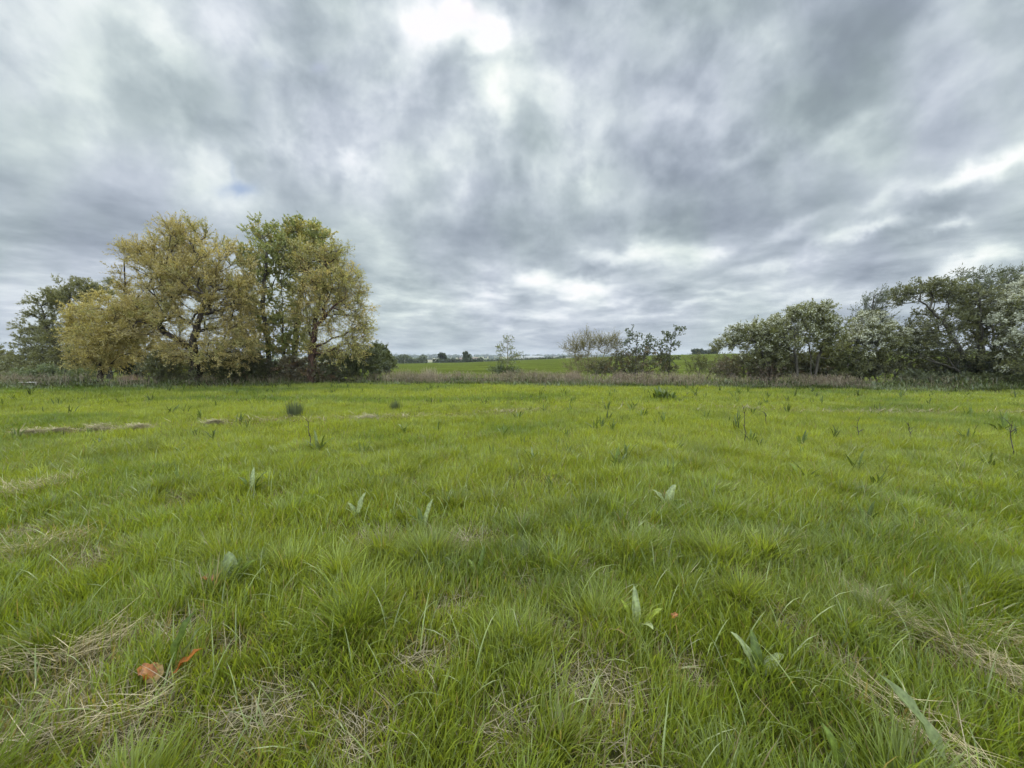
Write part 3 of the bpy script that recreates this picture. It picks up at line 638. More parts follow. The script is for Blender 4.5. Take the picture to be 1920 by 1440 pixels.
# th: 0 = right, pi/2 = away, pi = left, -pi/2 = towards the camera
dock('dock with one big round grey green leaf and an orange leaf, left foreground', 432, 1110,
     [(2.2, .25, .30, .125, D_GREY, 0, .5), (.9, .5, .26, .10, D_GREEN, 0), (.3, .35, .27, .09, D_GREEN, 0), (-2.6, 1.0, .12, .075, ORANGE, 1, .3, (-.05, -.02, .10)), (1.5, .2, .24, .09, D_DARK, 0)])
dock('dock with large orange withered leaves and dark upright green leaves, lower left', 300, 1290,
     [(.9, .22, .36, .10, D_DARK, 0, .25, (0, .05, .02)), (.5, .36, .31, .07, D_GREY, 0, .2, (.02, .05, .02)), (.35, .75, .20, .075, ORANGE, 1, .25, (.03, 0, .06)), (2.9, .8, .12, .08, ORANGE, 1, .9, (-.02, 0, .05)), (2.4, .9, .14, .08, TAWNY, 1, .9, (0, -.02, .03))])
dock('dock with pale and yellow green leaves and one orange leaf tip, right of centre foreground', 1195, 1190,
     [(2.4, .30, .25, .055, D_YEL, 0, .3), (1.5, .15, .32, .06, D_PALE, 0, .4), (-1.4, .7, .22, .06, D_PALE, 0, .8, (0, 0, .08)), (.2, .62, .23, .06, D_YEL, 0, .5, (0, 0, .03)), (.15, .9, .055, .04, ORANGE, 1, .5, (.2, 0, .13)), (-2.8, .5, .08, .05, (.30, .13, .06), 1, .8, (-.09, -.06, .06))])
dock('small dock with a pale shiny leaf held up above dark stalks, left of centre', 793, 985,
     [(.9, .25, .34, .07, D_PALE, 0, .35), (2.2, .35, .26, .06, D_DARK, 0), (0, .5, .25, .06, D_GREEN, 0), (3.0, .5, .22, .05, D_DARK, 0)])
dock('dock with a bright glinting folded leaf, right of centre in the mid grass', 1250, 950,
     [(.7, .45, .32, .11, D_PALE, 0, .5), (2.4, .5, .26, .09, D_PALE, 0), (3.3, .6, .24, .08, D_GREY, 0), (-.5, .7, .24, .07, D_DARK, 0)])
dock('big dock with a long wavy grey leaf across the bottom right corner', 1800, 1500,
     [(2.30, .50, .42, .10, D_GREY, 0, .35, (0, 0, .07)), (2.0, .95, .24, .07, D_GREEN, 0, .7), (2.9, .8, .22, .07, D_GREEN, 0)])
dock('dark upright dock leaf in the grass, bottom right of centre', 1585, 1465,
     [(2.0, .25, .22, .06, D_GREEN, 0, .3), (.8, .75, .18, .06, D_GREEN, 0, .6), (3.0, .9, .16, .05, D_GREEN, 0)])
dock('dock with grey glossy leaves bent over in the right foreground', 1425, 1275,
     [(2.2, .35, .26, .06, D_PALE, 0, .9), (.4, .8, .22, .07, D_PALE, 0, .9), (1.4, .3, .25, .06, D_DARK, 0), (3.1, .6, .2, .05, D_GREEN, 0)])
dock('small dock with one pale leaf tip showing, left of the shiny leaved one', 670, 970, [(1.1, .2, .30, .08, D_PALE, 0, .5), (2.6, .5, .22, .06, D_GREY, 0), (.2, .6, .2, .06, D_GREEN, 0)])
dock('single dark narrow dock leaf in the centre foreground', 897, 1080, [(1.1, .2, .30, .05, D_DARK, 0, .3), (2.2, .6, .2, .05, D_GREEN, 0)])
dock('dock with glinting leaves beside a dark hollow, left middle grass', 472, 925, [(1.9, .2, .36, .06, D_PALE, 0, .5), (.6, .35, .36, .06, D_GREY, 0), (2.9, .5, .3, .07, D_DARK, 0), (-.2, .7, .3, .07, D_DARK, 0), (.2, .3, .34, .06, D_DARK, 0)])
MID = [(1002, 868, 9, .30, 'spiky dark dock alone in the middle of the meadow'), (1160, 872, 9, .34, 'dark bushy dock right of the spiky one, with one glinting tip'),
       (1068, 852, 6, .26, 'faint dock between the spiky one and the bushy dark one'), (763, 838, 6, .28, 'pale leaved dock left of centre behind the grass tussocks'),
       (918, 822, 6, .30, 'dock just left of its taller twin in the middle distance'), (944, 820, 7, .36, 'tall narrow dock in the middle distance beside a shorter one'),
       (870, 848, 6, .26, 'loose low dock left of the spiky dark one'), (1117, 806, 8, .34, 'leafy dock behind the bushy dark one'),
       (1148, 808, 8, .34, 'leafy dock close to the right of another, behind the bushy dark one'), (757, 812, 8, .30, 'low spreading dock straight in front of the small rush tuft'),
       (820, 808, 5, .26, 'thin dock to the right of the low spreading one'), (972, 784, 8, .34, 'dock on the straw strip in the centre'),
       (1022, 772, 6, .34, 'dock just behind the straw strip in the centre'), (1025, 752, 5, .3, 'pale flowering dock far back in the centre'),
       (1185, 768, 7, .40, 'dark dock right of the straw strip'), (1203, 782, 6, .34, 'dock in front of the dark one on the straw strip'), (1245, 795, 7, .34, 'spreading dock below the large leafy clump'),
       (1408, 830, 8, .36, 'dock with a dead stalk beside it, right middle'), (1500, 838, 9, .36, 'wide dark dock right of the dead stalk'),
       (1508, 895, 7, .36, 'dark upright dock in the right middle grass'), (1880, 815, 9, .48, 'tall dock at the right edge of the meadow'),
       (1812, 830, 7, .38, 'grey dock left of the tall one at the right edge'), (1618, 985, 6, .30, 'dark stalky dock in the right foreground grass'), (598, 845, 9, .40, 'dock with a tall dead stalk, left middle'),
       (905, 760, 5, .34, 'small dock far back beyond the straw strip'), (1305, 745, 9, .45, 'dark dock far back, right of the large leafy clump'), (1385, 742, 6, .4, 'pale dock far back near the bank, right side'),
       (345, 855, 6, .26, 'low dark dock in the left middle grass'), (185, 835, 8, .26, 'wide low dock below the hay clumps at left'), (1540, 760, 5, .36, 'lone dock far back at right')]
for px, py, n, h, lab in MID:
    b = gp(px, py); b[2] = gz(b[0], b[1]); A = Acc()
    for k in range(n):
        th = 2 * PI * k / n + rng.normal(0, .4); tint = (D_DARK, D_GREEN, D_DARK, D_GREY)[k % 4]
        V, f = leaf_np((b[0] + rng.normal(0, .03), b[1] + rng.normal(0, .03), b[2]), th, rng.uniform(.05, .9), h * rng.uniform(.6, 1.1), h * rng.uniform(.07, .13), rng.uniform(.2, 1.3), nl=6)
        A.add(V, [f], np.array(tint) * (.75 + .45 * rng.random()) * np.ones((len(V), 1)))
    o = A.build('dock_plant', M_DOCK, origin=b); o.location = b; tag(o, lab, 'plant')
def sprigs():
    A = Acc(); n = 330; p = scatter(n, 4.5, 22, 1.36, .5); p = p[(p[:, 1] < edge_y(p[:, 0]) - .5)]; p = p[fbm(p[:, 0] / 3, p[:, 1] / 3, 97) + .12 * (p[:, 0] > -1) > .48]
    for x, y in p:
        z = gz(x, y); h = rng.uniform(.16, .34) * (1 + .02 * y); kind = rng.random(); tint = np.array((.10, .135, .03)) * rng.uniform(.6, 1.25)
        for k in range(rng.integers(4, 8)):
            V, f = leaf_np((x + rng.normal(0, .03), y + rng.normal(0, .03), z), rng.uniform(0, 6.3), rng.uniform(.05, .7), h * rng.uniform(.6, 1.1), h * rng.uniform(.05, .11), rng.uniform(.1, 1.2), nl=4)
            A.add(V, [f], tint * rng.uniform(.8, 1.2) * np.ones((len(V), 1)))
    o = A.build('meadow_weeds', M_DOCK); tag(o, 'small thin weed sprigs scattered through the meadow grass', 'weeds', kind='stuff')
sprigs()
# big leafy clump near the bank
b = gp(1250, 748); b[2] = gz(b[0], b[1]); A = Acc()
for k in range(34):
    V, f = leaf_np((b[0] + rng.normal(0, .24), b[1] + rng.normal(0, .16), b[2]), rng.uniform(0, 2 * PI), rng.uniform(.1, .9), rng.uniform(.3, .62), rng.uniform(.07, .14), rng.uniform(.1, .9), nl=6)
    A.add(V, [f], np.array(random.choice((D_DARK, D_GREEN, D_GREY))) * rng.uniform(.7, 1.3) * np.ones((len(V), 1)))
o = A.build('dock_clump', M_DOCK, origin=b); o.location = b; tag(o, 'large leafy dock clump far back, nearest to the bank right of centre', 'plant')
# dead stalks
for px, py, top, lab in ((583, 843, 792, 'thin black dead stalk beside a dock, left middle'), (1398, 832, 765, 'dead dock stalk left of the shorter one, right middle'), (1438, 800, 772, 'short dark dead stalk on the straw strip at right'),
                         (1610, 825, 790, 'thin dead stalk in the right middle grass, left of its twin'), (1707, 830, 795, 'thin dead stalk right of its twin in the right middle grass'), (1898, 860, 790, 'tall dead stalk with a bent top at the right edge')):
    b = gp(px, py); b[2] = gz(b[0], b[1]); t = at(px - 4, top, b[1]); P = [b + (t - b) * f + rng.normal(0, .012, 3) * (f > 0) for f in np.linspace(0, 1, 7)]
    P = np.array(P); V, f = tubes(P[:-1], P[1:], np.linspace(.008, .005, 6), np.linspace(.0075, .004, 6), 5); VV = [V]; FF = [f]; nn = len(V)
    for k in range(6):
        a = P[rng.integers(3, 7)]; q = a + np.array((rng.normal(0, .05), rng.normal(0, .05), rng.uniform(.03, .09)))
        V, f = tubes(a[None], q[None], np.array([.005]), np.array([.003]), 4); VV.append(V); FF.append(f + nn); nn += len(V)
    V = np.vstack(VV); o = mesh_np('dead_stalk', V - b, [np.vstack(FF)], M_STRAW, None, np.full((len(V), 3), 1.0) * np.array((.055, .04, .03))); o.location = b; tag(o, lab, 'dead stalk')
# rushes
for px, py, n, h, sp_, lab in ((553, 782, 420, .42, .10, 'larger grey green rush tuft standing out of the meadow, left of centre'), (741, 768, 220, .30, .08, 'smaller dark rush tuft further right and further back')):
    b = gp(px, py); b[2] = gz(b[0], b[1]); A = Acc(); x = b[0] + rng.normal(0, sp_, n); y = b[1] + rng.normal(0, sp_, n); ph = np.arctan2(y - b[1], x - b[0])
    A.blades(np.stack([x, y, np.full(n, b[2])], 1), ph, np.abs(rng.normal(.05, .14, n)), rng.uniform(0, .25, n), h * rng.uniform(.6, 1.15, n), rng.uniform(.006, .011, n), np.array((.085, .105, .065)) * rng.uniform(.6, 1.4, (n, 1)), 3)
    o = A.build('rush_tuft', M_GRASS, origin=b); o.location = b; tag(o, lab, 'rushes')
# hay clumps
for px, py, s_, lab in ((187, 808, 1.0, 'biggest pale hay clump on the straw strip at left'), (262, 806, .75, 'pale hay clump just right of the biggest one'), (108, 813, .6, 'small hay clump left of the biggest one'), (58, 818, .7, 'hay clump nearest the left edge'),
                       (404, 796, .55, 'small hay clump straight left of the larger rush tuft'), (690, 788, .9, 'flat straw heap below the smaller rush tuft')):
    b = gp(px, py); b[2] = gz(b[0], b[1]); A = Acc(); n = 650; r = rng.normal(0, .15 * s_, n); x = b[0] + r * 1.3; y = b[1] + rng.normal(0, .10 * s_, n)
    z = b[2] + .15 * s_ * np.exp(-(((x - b[0]) / (.26 * s_)) ** 2)) * rng.random(n) + .02
    A.blades(np.stack([x, y, z], 1), rng.choice([0, PI], n) + rng.normal(0, .5, n), rng.uniform(1.1, 1.7, n), rng.uniform(-.1, .6, n), rng.uniform(.1, .26, n), rng.uniform(.007, .013, n), np.array((.38, .335, .19)) * rng.uniform(.5, 1.1, (n, 1)), 3)
    o = A.build('hay_clump', M_STRAW, origin=b); o.location = b; tag(o, lab, 'hay')
# pale plank lying at the far left edge of the field
b = gp(54, 729); b[2] = gz(b[0], b[1])
V = np.array([(sx * .38, sy * .09, z) for z in (.13, .16) for sx, sy in ((-1, -1), (1, -1), (1, 1), (-1, 1))])
V = np.vstack([V, [(sx + dx, dy, z) for sx in (-.36, .36) for z in (-.02, .13) for dx, dy in ((-.03, -.03), (.03, -.03), (.03, .03), (-.03, .03))]])
bx = np.array([(0, 3, 2, 1), (4, 5, 6, 7), (0, 1, 5, 4), (1, 2, 6, 5), (2, 3, 7, 6), (3, 0, 4, 7)]); mp_ = bark_mat('weathered_plank', (.38, .36, .32), (.6, .58, .53), 14)
o = mesh_np('wooden_plank', V, [np.vstack([bx, bx + 8, bx + 16])], mp_); o.location = b; tag(o, 'pale weathered plank on short stubs by the bushes at far left', 'plank')

# ------------------------------------------------------------------ far land
def blobs_mesh(cs, rs, squash, jitter, subdiv=2):
    import bmesh
    bm = bmesh.new(); bmesh.ops.create_icosphere(bm, subdivisions=subdiv, radius=1); bm.verts.ensure_lookup_table()
    v0 = np.array([v.co[:] for v in bm.verts]); f0 = np.array([[v.index for v in f.verts] for f in bm.faces]); bm.free()
    VV = []; FF = []; n = 0
    for c, r, s in zip(cs, rs, squash):
        k = 1 + jitter * rng.normal(0, 1, (len(v0), 1)).clip(-1.5, 1.5); VV.append(c + v0 * k * np.array((r, r, r * s))); FF.append(f0 + n); n += len(v0)
    return np.vstack(VV), np.vstack(FF)
def woods():
    cs = []; rs = []; sq = []
    for Y, n, r0, r1, th in ((520, 150, 2.0, 3.6, .50), (900, 260, 3, 5.5, .48), (1350, 420, 4, 7.5, .46), (1900, 700, 5, 9, .44), (2500, 900, 6, 11, .36), (3300, 900, 7, 13, .34)):
        x = rng.uniform(-1.6 * Y, 1.6 * Y, n); y = Y + rng.uniform(-.18, .18, n) * Y
        k = fbm(x / (Y * .09), y / (Y * .12), int(Y)) > th; x, y = x[k], y[k]; z = hz(x, y); r = rng.uniform(r0, r1, len(x))
        cs += list(np.stack([x, y, z + r * .55], 1)); rs += list(r); sq += list(rng.uniform(.7, 1.15, len(x)))
    V, f = blobs_mesh(cs, rs, sq, .16)
    c = np.array((.045, .065, .03)) * rng.uniform(.6, 1.5, (len(V) // 162 if len(V) % 162 == 0 else len(cs), 1)); c = np.repeat(c, len(V) // len(c), 0)
    o = mesh_np('distant_woods', V, [f], M_DARKLEAF, None, c); tag(o, 'hazy line of distant woods and hedges along the horizon', 'woods', kind='stuff')
woods()
# hedge at the far side of the crop field, in stretches, and field trees
def far_hedge(label, pxa, pxb, pya, pyb, Y, hgt, c, n):
    A = Acc(); px = rng.uniform(pxa, pxb, n); P = np.array([at(p, pya + (pyb - pya) * (p - pxa) / (pxb - pxa), Y) for p in px])
    g = hz(P[:, 0], P[:, 1]); hh = hgt * (.45 + .9 * fbm(px / 9, px * 0, 5)); z = g + rng.random(n) * hh
    cc = P.copy(); cc[:, 1] += rng.normal(0, 1.2, n); cc[:, 2] = z
    V, f = leaves_mesh(cc, unit(n), unit(n), rng.uniform(.5, 1.2, n), rng.uniform(.4, .9, n))
    A.add(V, [f], np.repeat(np.array(c) * rng.uniform(.5, 1.4, (n, 1)), 4, 0)); b = np.array((P[:, 0].mean(), Y, g.mean()))
    o = A.build('hedge', M_DARKLEAF, origin=b); o.location = b; tag(o, label, 'hedge')
far_hedge('low far hedge with white blossom flecks beyond the field, next to the dark round tree', 735, 800, 684, 682, 238, 4.6, (.10, .12, .06), 2600)
far_hedge('dark gappy far hedge on the far side of the field between the two lone trees', 812, 905, 680, 679, 252, 2.6, (.045, .06, .025), 2200)
far_hedge('thin far hedge on the field crest right of the slim young tree', 905, 1060, 678, 672, 252, 1.1, (.05, .065, .03), 1400)
far_hedge('dark copse on the crest of the rising field at right', 1298, 1345, 664, 662, 255, 3.4, (.04, .055, .022), 2600)
tree('field_tree', 'left one of two small lone trees beyond the far hedge', 'tree', 262, [[(829, 684), (829, 672)]], [(829, 669, 6, 6), (831, 673, 5, 5)], tips=60, leaves=2600, lsize=(1.0, .7), cols=((.06, .08, .035), (.04, .055, .025)), r0=.3, tipr=.03, twig=1.4, depth=1)
tree('field_tree', 'right and taller one of two small lone trees beyond the far hedge', 'tree', 262, [[(876, 684), (876, 670)]], [(875, 671, 6, 7), (873, 665, 3, 4), (878, 675, 6, 4)], tips=60, leaves=2600, lsize=(1.0, .7), cols=((.07, .09, .035), (.045, .06, .025)), r0=.3, tipr=.03, twig=1.4, depth=1)
# far buildings
def wall_mat(name, c):
    m = bpy.data.materials.new(name); m.use_nodes = True; nt = m.node_tree; b = nt.nodes['Principled BSDF']; b.inputs['Roughness'].default_value = .8
    nz = nd(nt, 'ShaderNodeTexNoise'); nz.inputs['Scale'].default_value = .6; r = nd(nt, 'ShaderNodeValToRGB')
    r.color_ramp.elements[0].color = (*[v * .8 for v in c], 1); r.color_ramp.elements[1].color = (*c, 1); nt.links.new(nz.outputs['Fac'], r.inputs[0]); nt.links.new(r.outputs[0], b.inputs['Base Color']); return m
MW = wall_mat('pale_cladding', (.62, .62, .58)); MR = wall_mat('grey_roofing', (.36, .37, .38)); MB = wall_mat('red_brick', (.30, .19, .15)); MT = wall_mat('brown_tiles', (.17, .12, .10)); MG = wall_mat('window_dark', (.03, .035, .04))
def building(name, label, px, Y, w, d, h, rh, mw, mr, top):
    p = at(px, top, Y); b = np.array((p[0], Y, p[2] - h - rh)); r = empty(name, b, label, 'building')
    g = min(gz(p[0], Y) - b[2], 0) - .5
    V = np.array([(sx * w / 2, sy * d / 2, z) for z in (g, h) for sx, sy in ((-1, -1), (1, -1), (1, 1), (-1, 1))] + [(-w / 2, 0, h + rh * .97), (w / 2, 0, h + rh * .97)])
    f4 = np.array([(0, 1, 5, 4), (1, 2, 6, 5), (2, 3, 7, 6), (3, 0, 4, 7), (0, 3, 2, 1)]); f3 = np.array([(4, 8, 7), (5, 6, 9)])
    mesh_np('wall', V, [f4, f3], mw, r)
    e = w / 2 + .4; q = d / 2 + .5
    V = np.array([(-e, -q, h - .1), (e, -q, h - .1), (e, 0, h + rh), (-e, 0, h + rh), (e, q, h - .1), (-e, q, h - .1)]); V = np.vstack([V, V + (0, 0, .35)])
    f = np.array([(0, 1, 2, 3), (3, 2, 4, 5), (6, 9, 8, 7), (9, 11, 10, 8), (0, 6, 7, 1), (5, 4, 10, 11), (0, 3, 9, 6), (3, 5, 11, 9), (1, 7, 8, 2), (2, 8, 10, 4)])
    mesh_np('roof', V, [f], mr, r)
    n = max(2, int(w / 7))
    for i in range(n):
        x = (i + .5) / n * w - w / 2; V = np.array([(x + sx * .9, -d / 2 - dy, h * .5 + sz * .9) for dy in (.06, -.05) for sx, sz in ((-1, -1), (1, -1), (1, 1), (-1, 1))]); mesh_np('window', V, [bx], MG, r)
building('warehouse', 'long pale warehouse far off between the slim young tree and the twiggy shrub', 1003, 900, 42, 20, 6, 2, MW, MR, 667.5)
building('warehouse', 'smaller pale shed left of the long far warehouse', 978, 980, 24, 16, 6, 2, MW, MR, 668.5)
building('farmhouse', 'small far brick house with a brown roof left of the lone taller tree', 868, 640, 11, 8, 4.5, 2.6, MB, MT, 671)
building('farmhouse', 'small far brick house with a brown roof right of the lone taller tree', 890, 660, 12, 8, 4.5, 2.6, MB, MT, 670.5)
building('barn', 'pale far barn roof above the low hedge left of the two lone trees', 779, 600, 14, 9, 4, 2, MW, MR, 676)

# ------------------------------------------------------------------ light, sky, haze
SUN_EL, SUN_AZ = math.radians(50), math.radians(-6)     # ahead of the camera, hidden by cloud
sd = np.array((math.sin(SUN_AZ) * math.cos(SUN_EL), math.cos(SUN_AZ) * math.cos(SUN_EL), math.sin(SUN_EL)))
sun = bpy.data.lights.new('sun', 'SUN'); sun.energy = 1.5; sun.angle = math.radians(28); sun.color = (1, .96, .88)
so = bpy.data.objects.new('sun', sun); col.objects.link(so); so.location = tuple(sd * 50)
import mathutils
so.rotation_euler = mathutils.Vector(-sd).to_track_quat('-Z', 'Y').to_euler()

def sky():
    wd = bpy.data.worlds.new('World'); scene.world = wd; wd.use_nodes = True; nt = wd.node_tree; nt.nodes.clear(); L = nt.links.new
    def M(op, a, b=None, c=None, clamp=False):
        n = nt.nodes.new('ShaderNodeMath'); n.operation = op; n.use_clamp = clamp
        for i, v in enumerate((a, b, c)):
            if v is None: continue
            if isinstance(v, (int, float)): n.inputs[i].default_value = v
            else: L(v, n.inputs[i])
        return n.outputs[0]
    def VM(op, a, b=None, out=0, scale=None):
        n = nt.nodes.new('ShaderNodeVectorMath'); n.operation = op
        for i, v in enumerate((a, b)):
            if v is None: continue
            if isinstance(v, tuple): n.inputs[i].default_value = v
            else: L(v, n.inputs[i])
        if scale is not None:
            if isinstance(scale, (int, float)): n.inputs['Scale'].default_value = scale
            else: L(scale, n.inputs['Scale'])
        return n.outputs[out]
    def comb(x, y, z=0.0):
        n = nt.nodes.new('ShaderNodeCombineXYZ')
        for i, v in enumerate((x, y, z)):
            if isinstance(v, (int, float)): n.inputs[i].default_value = v
            else: L(v, n.inputs[i])
        return n.outputs[0]
    def noise(vec, scale, detail=6, rough=.55, dist=0.0, lac=2.0):
        n = nt.nodes.new('ShaderNodeTexNoise'); L(vec, n.inputs['Vector']); n.inputs['Scale'].default_value = scale; n.inputs['Detail'].default_value = detail
        n.inputs['Roughness'].default_value = rough; n.inputs['Distortion'].default_value = dist; n.inputs['Lacunarity'].default_value = lac; return n
    tc = nt.nodes.new('ShaderNodeTexCoord'); D = tc.outputs['Generated']
    sx = nt.nodes.new('ShaderNodeSeparateXYZ'); L(D, sx.inputs[0]); dx, dy, dz = sx.outputs
    inv = M('DIVIDE', 1.0, M('ADD', M('MAXIMUM', dz, 0.0), .15))
    ca, sa = math.cos(math.radians(-20)), math.sin(math.radians(-20))      # cloud streets run slightly left of straight ahead
    u = M('MULTIPLY', inv, M('SUBTRACT', M('MULTIPLY', dx, ca), M('MULTIPLY', dy, sa)))
    v = M('MULTIPLY', inv, M('ADD', M('MULTIPLY', dx, sa), M('MULTIPLY', dy, ca)))
    Pw = comb(u, M('MULTIPLY', v, .95)); Pi = comb(u, v)
    wp = noise(Pi, 1.3, 6, .58)                                  # ragged outlines for the cloud cells
    Pv = VM('ADD', Pw, VM('SCALE', VM('SUBTRACT', wp.outputs['Color'], (.5, .5, .5)), scale=.75))
    vo = nt.nodes.new('ShaderNodeTexVoronoi'); vo.feature = 'SMOOTH_F1'; vo.inputs['Scale'].default_value = 2.1; vo.inputs['Smoothness'].default_value = .75; L(Pv, vo.inputs['Vector'])
    n1 = noise(Pw, .8, 6, .54, .25); n2 = noise(Pi, 3.0, 8, .58, .3); n3 = noise(Pi, .36, 3, .5, .2)
    # placed brightenings, in directions ahead of the camera
    fwd = M('MAXIMUM', dy, .08); uv = comb(M('DIVIDE', dx, fwd), M('DIVIDE', dz, fwd))
    wn = noise(uv, 3.6, 5, .55); wn2 = noise(uv, 11.0, 4, .55)
    uvw = VM('ADD', uv, VM('SCALE', VM('SUBTRACT', wn.outputs['Color'], (.5, .5, .5)), scale=.17))
    uvw = VM('ADD', uvw, VM('SCALE', VM('SUBTRACT', wn2.outputs['Color'], (.5, .5, .5)), scale=.055))
    def blobs(lst):
        acc = None
        for px, py, rx, ry, ang, amp in lst:
            d = ray(px, py); c = (d[0] / d[1], d[2] / d[1], 0.0); a = math.radians(ang)
            q = VM('SUBTRACT', uvw, tuple(float(t) for t in c))
            a1 = VM('DOT_PRODUCT', q, (math.cos(a) * F / rx, math.sin(a) * F / rx, 0), out=1); a2 = VM('DOT_PRODUCT', q, (-math.sin(a) * F / ry, math.cos(a) * F / ry, 0), out=1)
            e = M('POWER', .3679, M('MULTIPLY_ADD', a1, a1, M('MULTIPLY', a2, a2)))
            acc = M('MULTIPLY', e, amp) if acc is None else M('MULTIPLY_ADD', e, amp, acc)
        return acc
    BL = [(860, 40, 105, 60, 0, .26), (845, 22, 45, 36, 30, .34), (925, 40, 24, 42, 10, .36), (900, 78, 18, 20, 0, .30), (762, 30, 26, 30, 20, .14), (700, 40, 160, 80, 20, .16), (930, 185, 26, 50, 10, .26), (930, 260, 110, 90, 0, .10), (1060, 170, 90, 90, 30, .08),
          (270, 50, 120, 26, -28, .12), (310, 95, 50, 20, -25, .10), (400, 300, 36, 55, 25, .24), (440, 370, 90, 30, -20, .20), (640, 310, 75, 30, -28, .24), (560, 120, 120, 60, -15, .12), (480, 240, 80, 40, -30, .12),
          (1180, 488, 95, 16, 4, .26), (1000, 522, 60, 14, 8, .26), (1090, 532, 60, 12, 0, .22), (1330, 470, 40, 12, 10, .22), (1480, 440, 60, 14, 25, .22), (1590, 448, 80, 14, 18, .30), (1680, 425, 60, 14, 12, .30), (1765, 428, 45, 12, 18, .28),
          (1800, 335, 100, 16, 28, .26), (1900, 275, 80, 18, 30, .20), (1660, 380, 80, 18, 24, .16), (1240, 290, 50, 20, 10, .14), (1390, 288, 70, 16, 10, .12), (1600, 250, 80, 16, 28, .12), (940, 555, 160, 20, 5, .12), (950, 600, 140, 8, 4, .12), (1270, 580, 120, 9, 6, .15),
          (1850, 500, 130, 22, 16, .28), (800, 580, 120, 14, 5, .10), (1240, 470, 140, 20, 10, .07), (1500, 540, 90, 9, 10, .12), (500, 510, 60, 20, 0, .06),
          (1000, 425, 300, 70, 6, -.17), (1620, 215, 260, 60, 22, -.13), (1450, 100, 330, 110, 10, -.05), (1370, 140, 80, 90, 20, -.20), (1700, 482, 140, 34, 12, -.14), (1740, 400, 130, 24, 18, -.14), (1820, 230, 120, 40, 25, -.12), (250, 440, 260, 60, -3, -.09), (60, 260, 170, 140, 0, -.06), (150, 360, 200, 40, 0, -.08),
          (600, 170, 50, 26, -20, -.10), (470, 190, 22, 70, 8, -.08), (860, 130, 90, 60, 0, -.10), (830, 400, 120, 60, 0, -.06), (1110, 510, 70, 10, 0, -.12), (1020, 560, 120, 12, 4, -.08), (870, 640, 260, 20, 0, .02), (1450, 400, 160, 50, 12, -.08), (40, 560, 200, 60, 0, .08), (900, 500, 50, 8, 0, .12), (1130, 560, 90, 7, 3, .13), (880, 545, 60, 8, 0, .12), (770, 530, 60, 10, 0, .08), (1420, 500, 80, 8, 8, .14), (1340, 545, 70, 7, 6, .12), (1250, 430, 90, 10, 8, .06)]
    placed = blobs(BL)
    ahead = M('MULTIPLY', placed, M('MULTIPLY', M('SUBTRACT', dy, .05), 8.0, clamp=True))
    # two characters of cloud: soft round puffs high up, flattened rows of the same deck lower down
    warp = noise(D, 2.4, 2, .5)
    Dw = VM('ADD', D, VM('SCALE', VM('SUBTRACT', warp.outputs['Color'], (.5, .5, .5)), scale=.11))
    p1 = noise(Dw, 5.4, 6, .50, 0); p2 = noise(Dw, 12.5, 5, .52, 0)
    vs_ = nt.nodes.new('ShaderNodeTexVoronoi'); vs_.feature = 'SMOOTH_F1'; vs_.inputs['Scale'].default_value = 5.4; vs_.inputs['Smoothness'].default_value = .4; L(Dw, vs_.inputs['Vector'])
    def crisp(x, k):                                            # firmer cloud edges
        return M('SUBTRACT', M('SMOOTH_MIN', M('SMOOTH_MAX', M('MULTIPLY', M('SUBTRACT', x, .5), k), -.5, .25), .5, .25), 0.0)
    p3 = noise(Dw, 27.0, 4, .55, 0)
    puff = M('ADD', M('MULTIPLY', M('SUBTRACT', p3.outputs['Fac'], .5), .16), M('MULTIPLY', crisp(p1.outputs['Fac'], 6.0), .17)); puff = M('ADD', puff, M('ADD', M('MULTIPLY', crisp(p2.outputs['Fac'], 5.0), .13), M('MULTIPLY', M('SUBTRACT', vs_.outputs['Distance'], .42), .42)))
    n4 = noise(Pi, 6.5, 6, .56, .3)
    rows = M('ADD', M('MULTIPLY', crisp(n2.outputs['Fac'], 3.0), .17), M('ADD', M('MULTIPLY', M('SUBTRACT', n1.outputs['Fac'], .5), .40), M('MULTIPLY', M('SUBTRACT', n4.outputs['Fac'], .5), .26)))
    rows = M('ADD', rows, M('MULTIPLY', M('SUBTRACT', vo.outputs['Distance'], .40), .46))
    rows = M('MULTIPLY', rows, M('MULTIPLY_ADD', dz, 3.0, .50, clamp=True))      # rows melt together towards the horizon
    hi = M('MULTIPLY', M('SUBTRACT', dz, .16), 4.2, clamp=True)
    tex = M('ADD', M('MULTIPLY', puff, hi), M('MULTIPLY', rows, M('SUBTRACT', 1.0, M('MULTIPLY', hi, .72))))
    tex = M('ADD', tex, M('MULTIPLY', M('SUBTRACT', n3.outputs['Fac'], .5), .20))
    val = M('ADD', M('ADD', .50, tex), ahead)
    ramp = nt.nodes.new('ShaderNodeValToRGB'); L(val, ramp.inputs[0]); cr = ramp.color_ramp; cr.interpolation = 'B_SPLINE'
    stops = [(.0, (.21, .25, .29)), (.25, (.29, .345, .385)), (.42, (.40, .465, .505)), (.60, (.58, .65, .68)), (.76, (.82, .885, .87)), (.90, (1.0, 1.02, .98)), (1.0, (1.18, 1.12, 1.1))]
    while len(cr.elements) < len(stops): cr.elements.new(.5)
    for e, (p, c) in zip(cr.elements, stops): e.position = p; e.color = (*c, 1)
    # lavender / green-grey drift of the cloud colour
    hue = noise(uv, 2.6, 3, .5); mixc = nt.nodes.new('ShaderNodeMix'); mixc.data_type = 'RGBA'; mixc.inputs['A'].default_value = (1.0, .985, 1.065, 1); mixc.inputs['B'].default_value = (.982, 1.005, .995, 1)
    L(M('MULTIPLY', M('SUBTRACT', hue.outputs['Fac'], .38), 4.2, clamp=True), mixc.inputs['Factor'])
    cloud = VM('MULTIPLY', ramp.outputs[0], mixc.outputs['Result'])
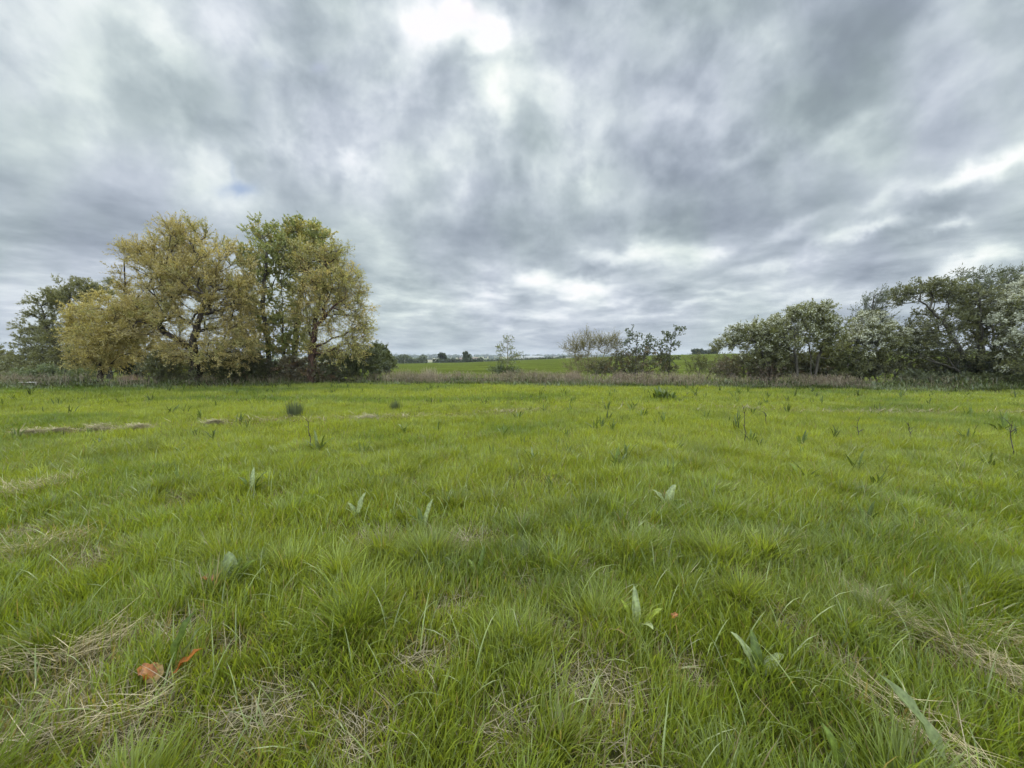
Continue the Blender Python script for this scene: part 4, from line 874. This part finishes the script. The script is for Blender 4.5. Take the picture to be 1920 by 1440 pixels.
    # overcast sky; extra light added overhead and behind to brighten trees and grass
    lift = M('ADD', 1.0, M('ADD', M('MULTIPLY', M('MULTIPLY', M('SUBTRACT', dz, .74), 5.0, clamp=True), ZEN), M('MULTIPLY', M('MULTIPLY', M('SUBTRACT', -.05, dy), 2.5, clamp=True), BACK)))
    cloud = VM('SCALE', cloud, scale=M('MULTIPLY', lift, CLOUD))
    st = nt.nodes.new('ShaderNodeTexSky'); st.sky_type = 'NISHITA'; st.sun_disc = False; st.sun_elevation = SUN_EL; st.sun_rotation = SUN_AZ
    gap = blobs([(460, 368, 32, 13, 0, .85), (447, 332, 7, 24, 0, .25), (600, 126, 16, 10, 0, .45), (866, 2, 26, 16, 0, 1.0), (500, 110, 14, 12, 0, .25), (462, 170, 10, 34, 0, .10)])
    gap = M('MULTIPLY', gap, M('MULTIPLY', M('SUBTRACT', dy, .05), 8.0, clamp=True), clamp=True)
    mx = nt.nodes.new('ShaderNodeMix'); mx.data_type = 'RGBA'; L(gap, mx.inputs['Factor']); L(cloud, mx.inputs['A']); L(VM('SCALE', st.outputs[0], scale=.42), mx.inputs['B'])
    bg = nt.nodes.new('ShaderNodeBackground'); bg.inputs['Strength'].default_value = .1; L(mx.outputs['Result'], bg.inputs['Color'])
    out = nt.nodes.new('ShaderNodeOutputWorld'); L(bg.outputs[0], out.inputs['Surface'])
    wd.cycles.sampling_method = 'MANUAL'; wd.cycles.sample_map_resolution = 512
EXPO = 1.15
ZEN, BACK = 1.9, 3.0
CLOUD = 10 / 2 ** EXPO
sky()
HAZE = 0.00017
if HAZE:
    m = bpy.data.materials.new('haze_air'); m.use_nodes = True; nt = m.node_tree; nt.nodes.clear()
    pv = nd(nt, 'ShaderNodeVolumePrincipled'); pv.inputs['Color'].default_value = (.80, .88, 1, 1); pv.inputs['Density'].default_value = HAZE; pv.inputs['Anisotropy'].default_value = .2
    out = nd(nt, 'ShaderNodeOutputMaterial'); nt.links.new(pv.outputs[0], out.inputs['Volume'])
    B = 9300; zlo, zhi = -16, 28
    V = np.array([(sx * B, sy * B, z) for z in (zlo, zhi) for sx, sy in ((-1, -1), (1, -1), (1, 1), (-1, 1))])
    o = mesh_np('haze', V, [bx], m); tag(o, 'thin bluish haze over the distant woods', 'haze', kind='stuff')

# ------------------------------------------------------------------ render settings
vs = scene.view_settings; vs.view_transform = 'Standard'; vs.look = 'None'; vs.exposure = EXPO; vs.gamma = 1; vs.use_curve_mapping = False
cy = scene.cycles
cy.max_bounces = 6; cy.diffuse_bounces = 3; cy.glossy_bounces = 2; cy.transmission_bounces = 3; cy.volume_bounces = 0; cy.transparent_max_bounces = 4
cy.use_denoising = True; cy.denoiser = 'OPENIMAGEDENOISE'; cy.denoising_input_passes = 'RGB_ALBEDO_NORMAL'; cy.denoising_prefilter = 'ACCURATE'
scene.render.film_transparent = False
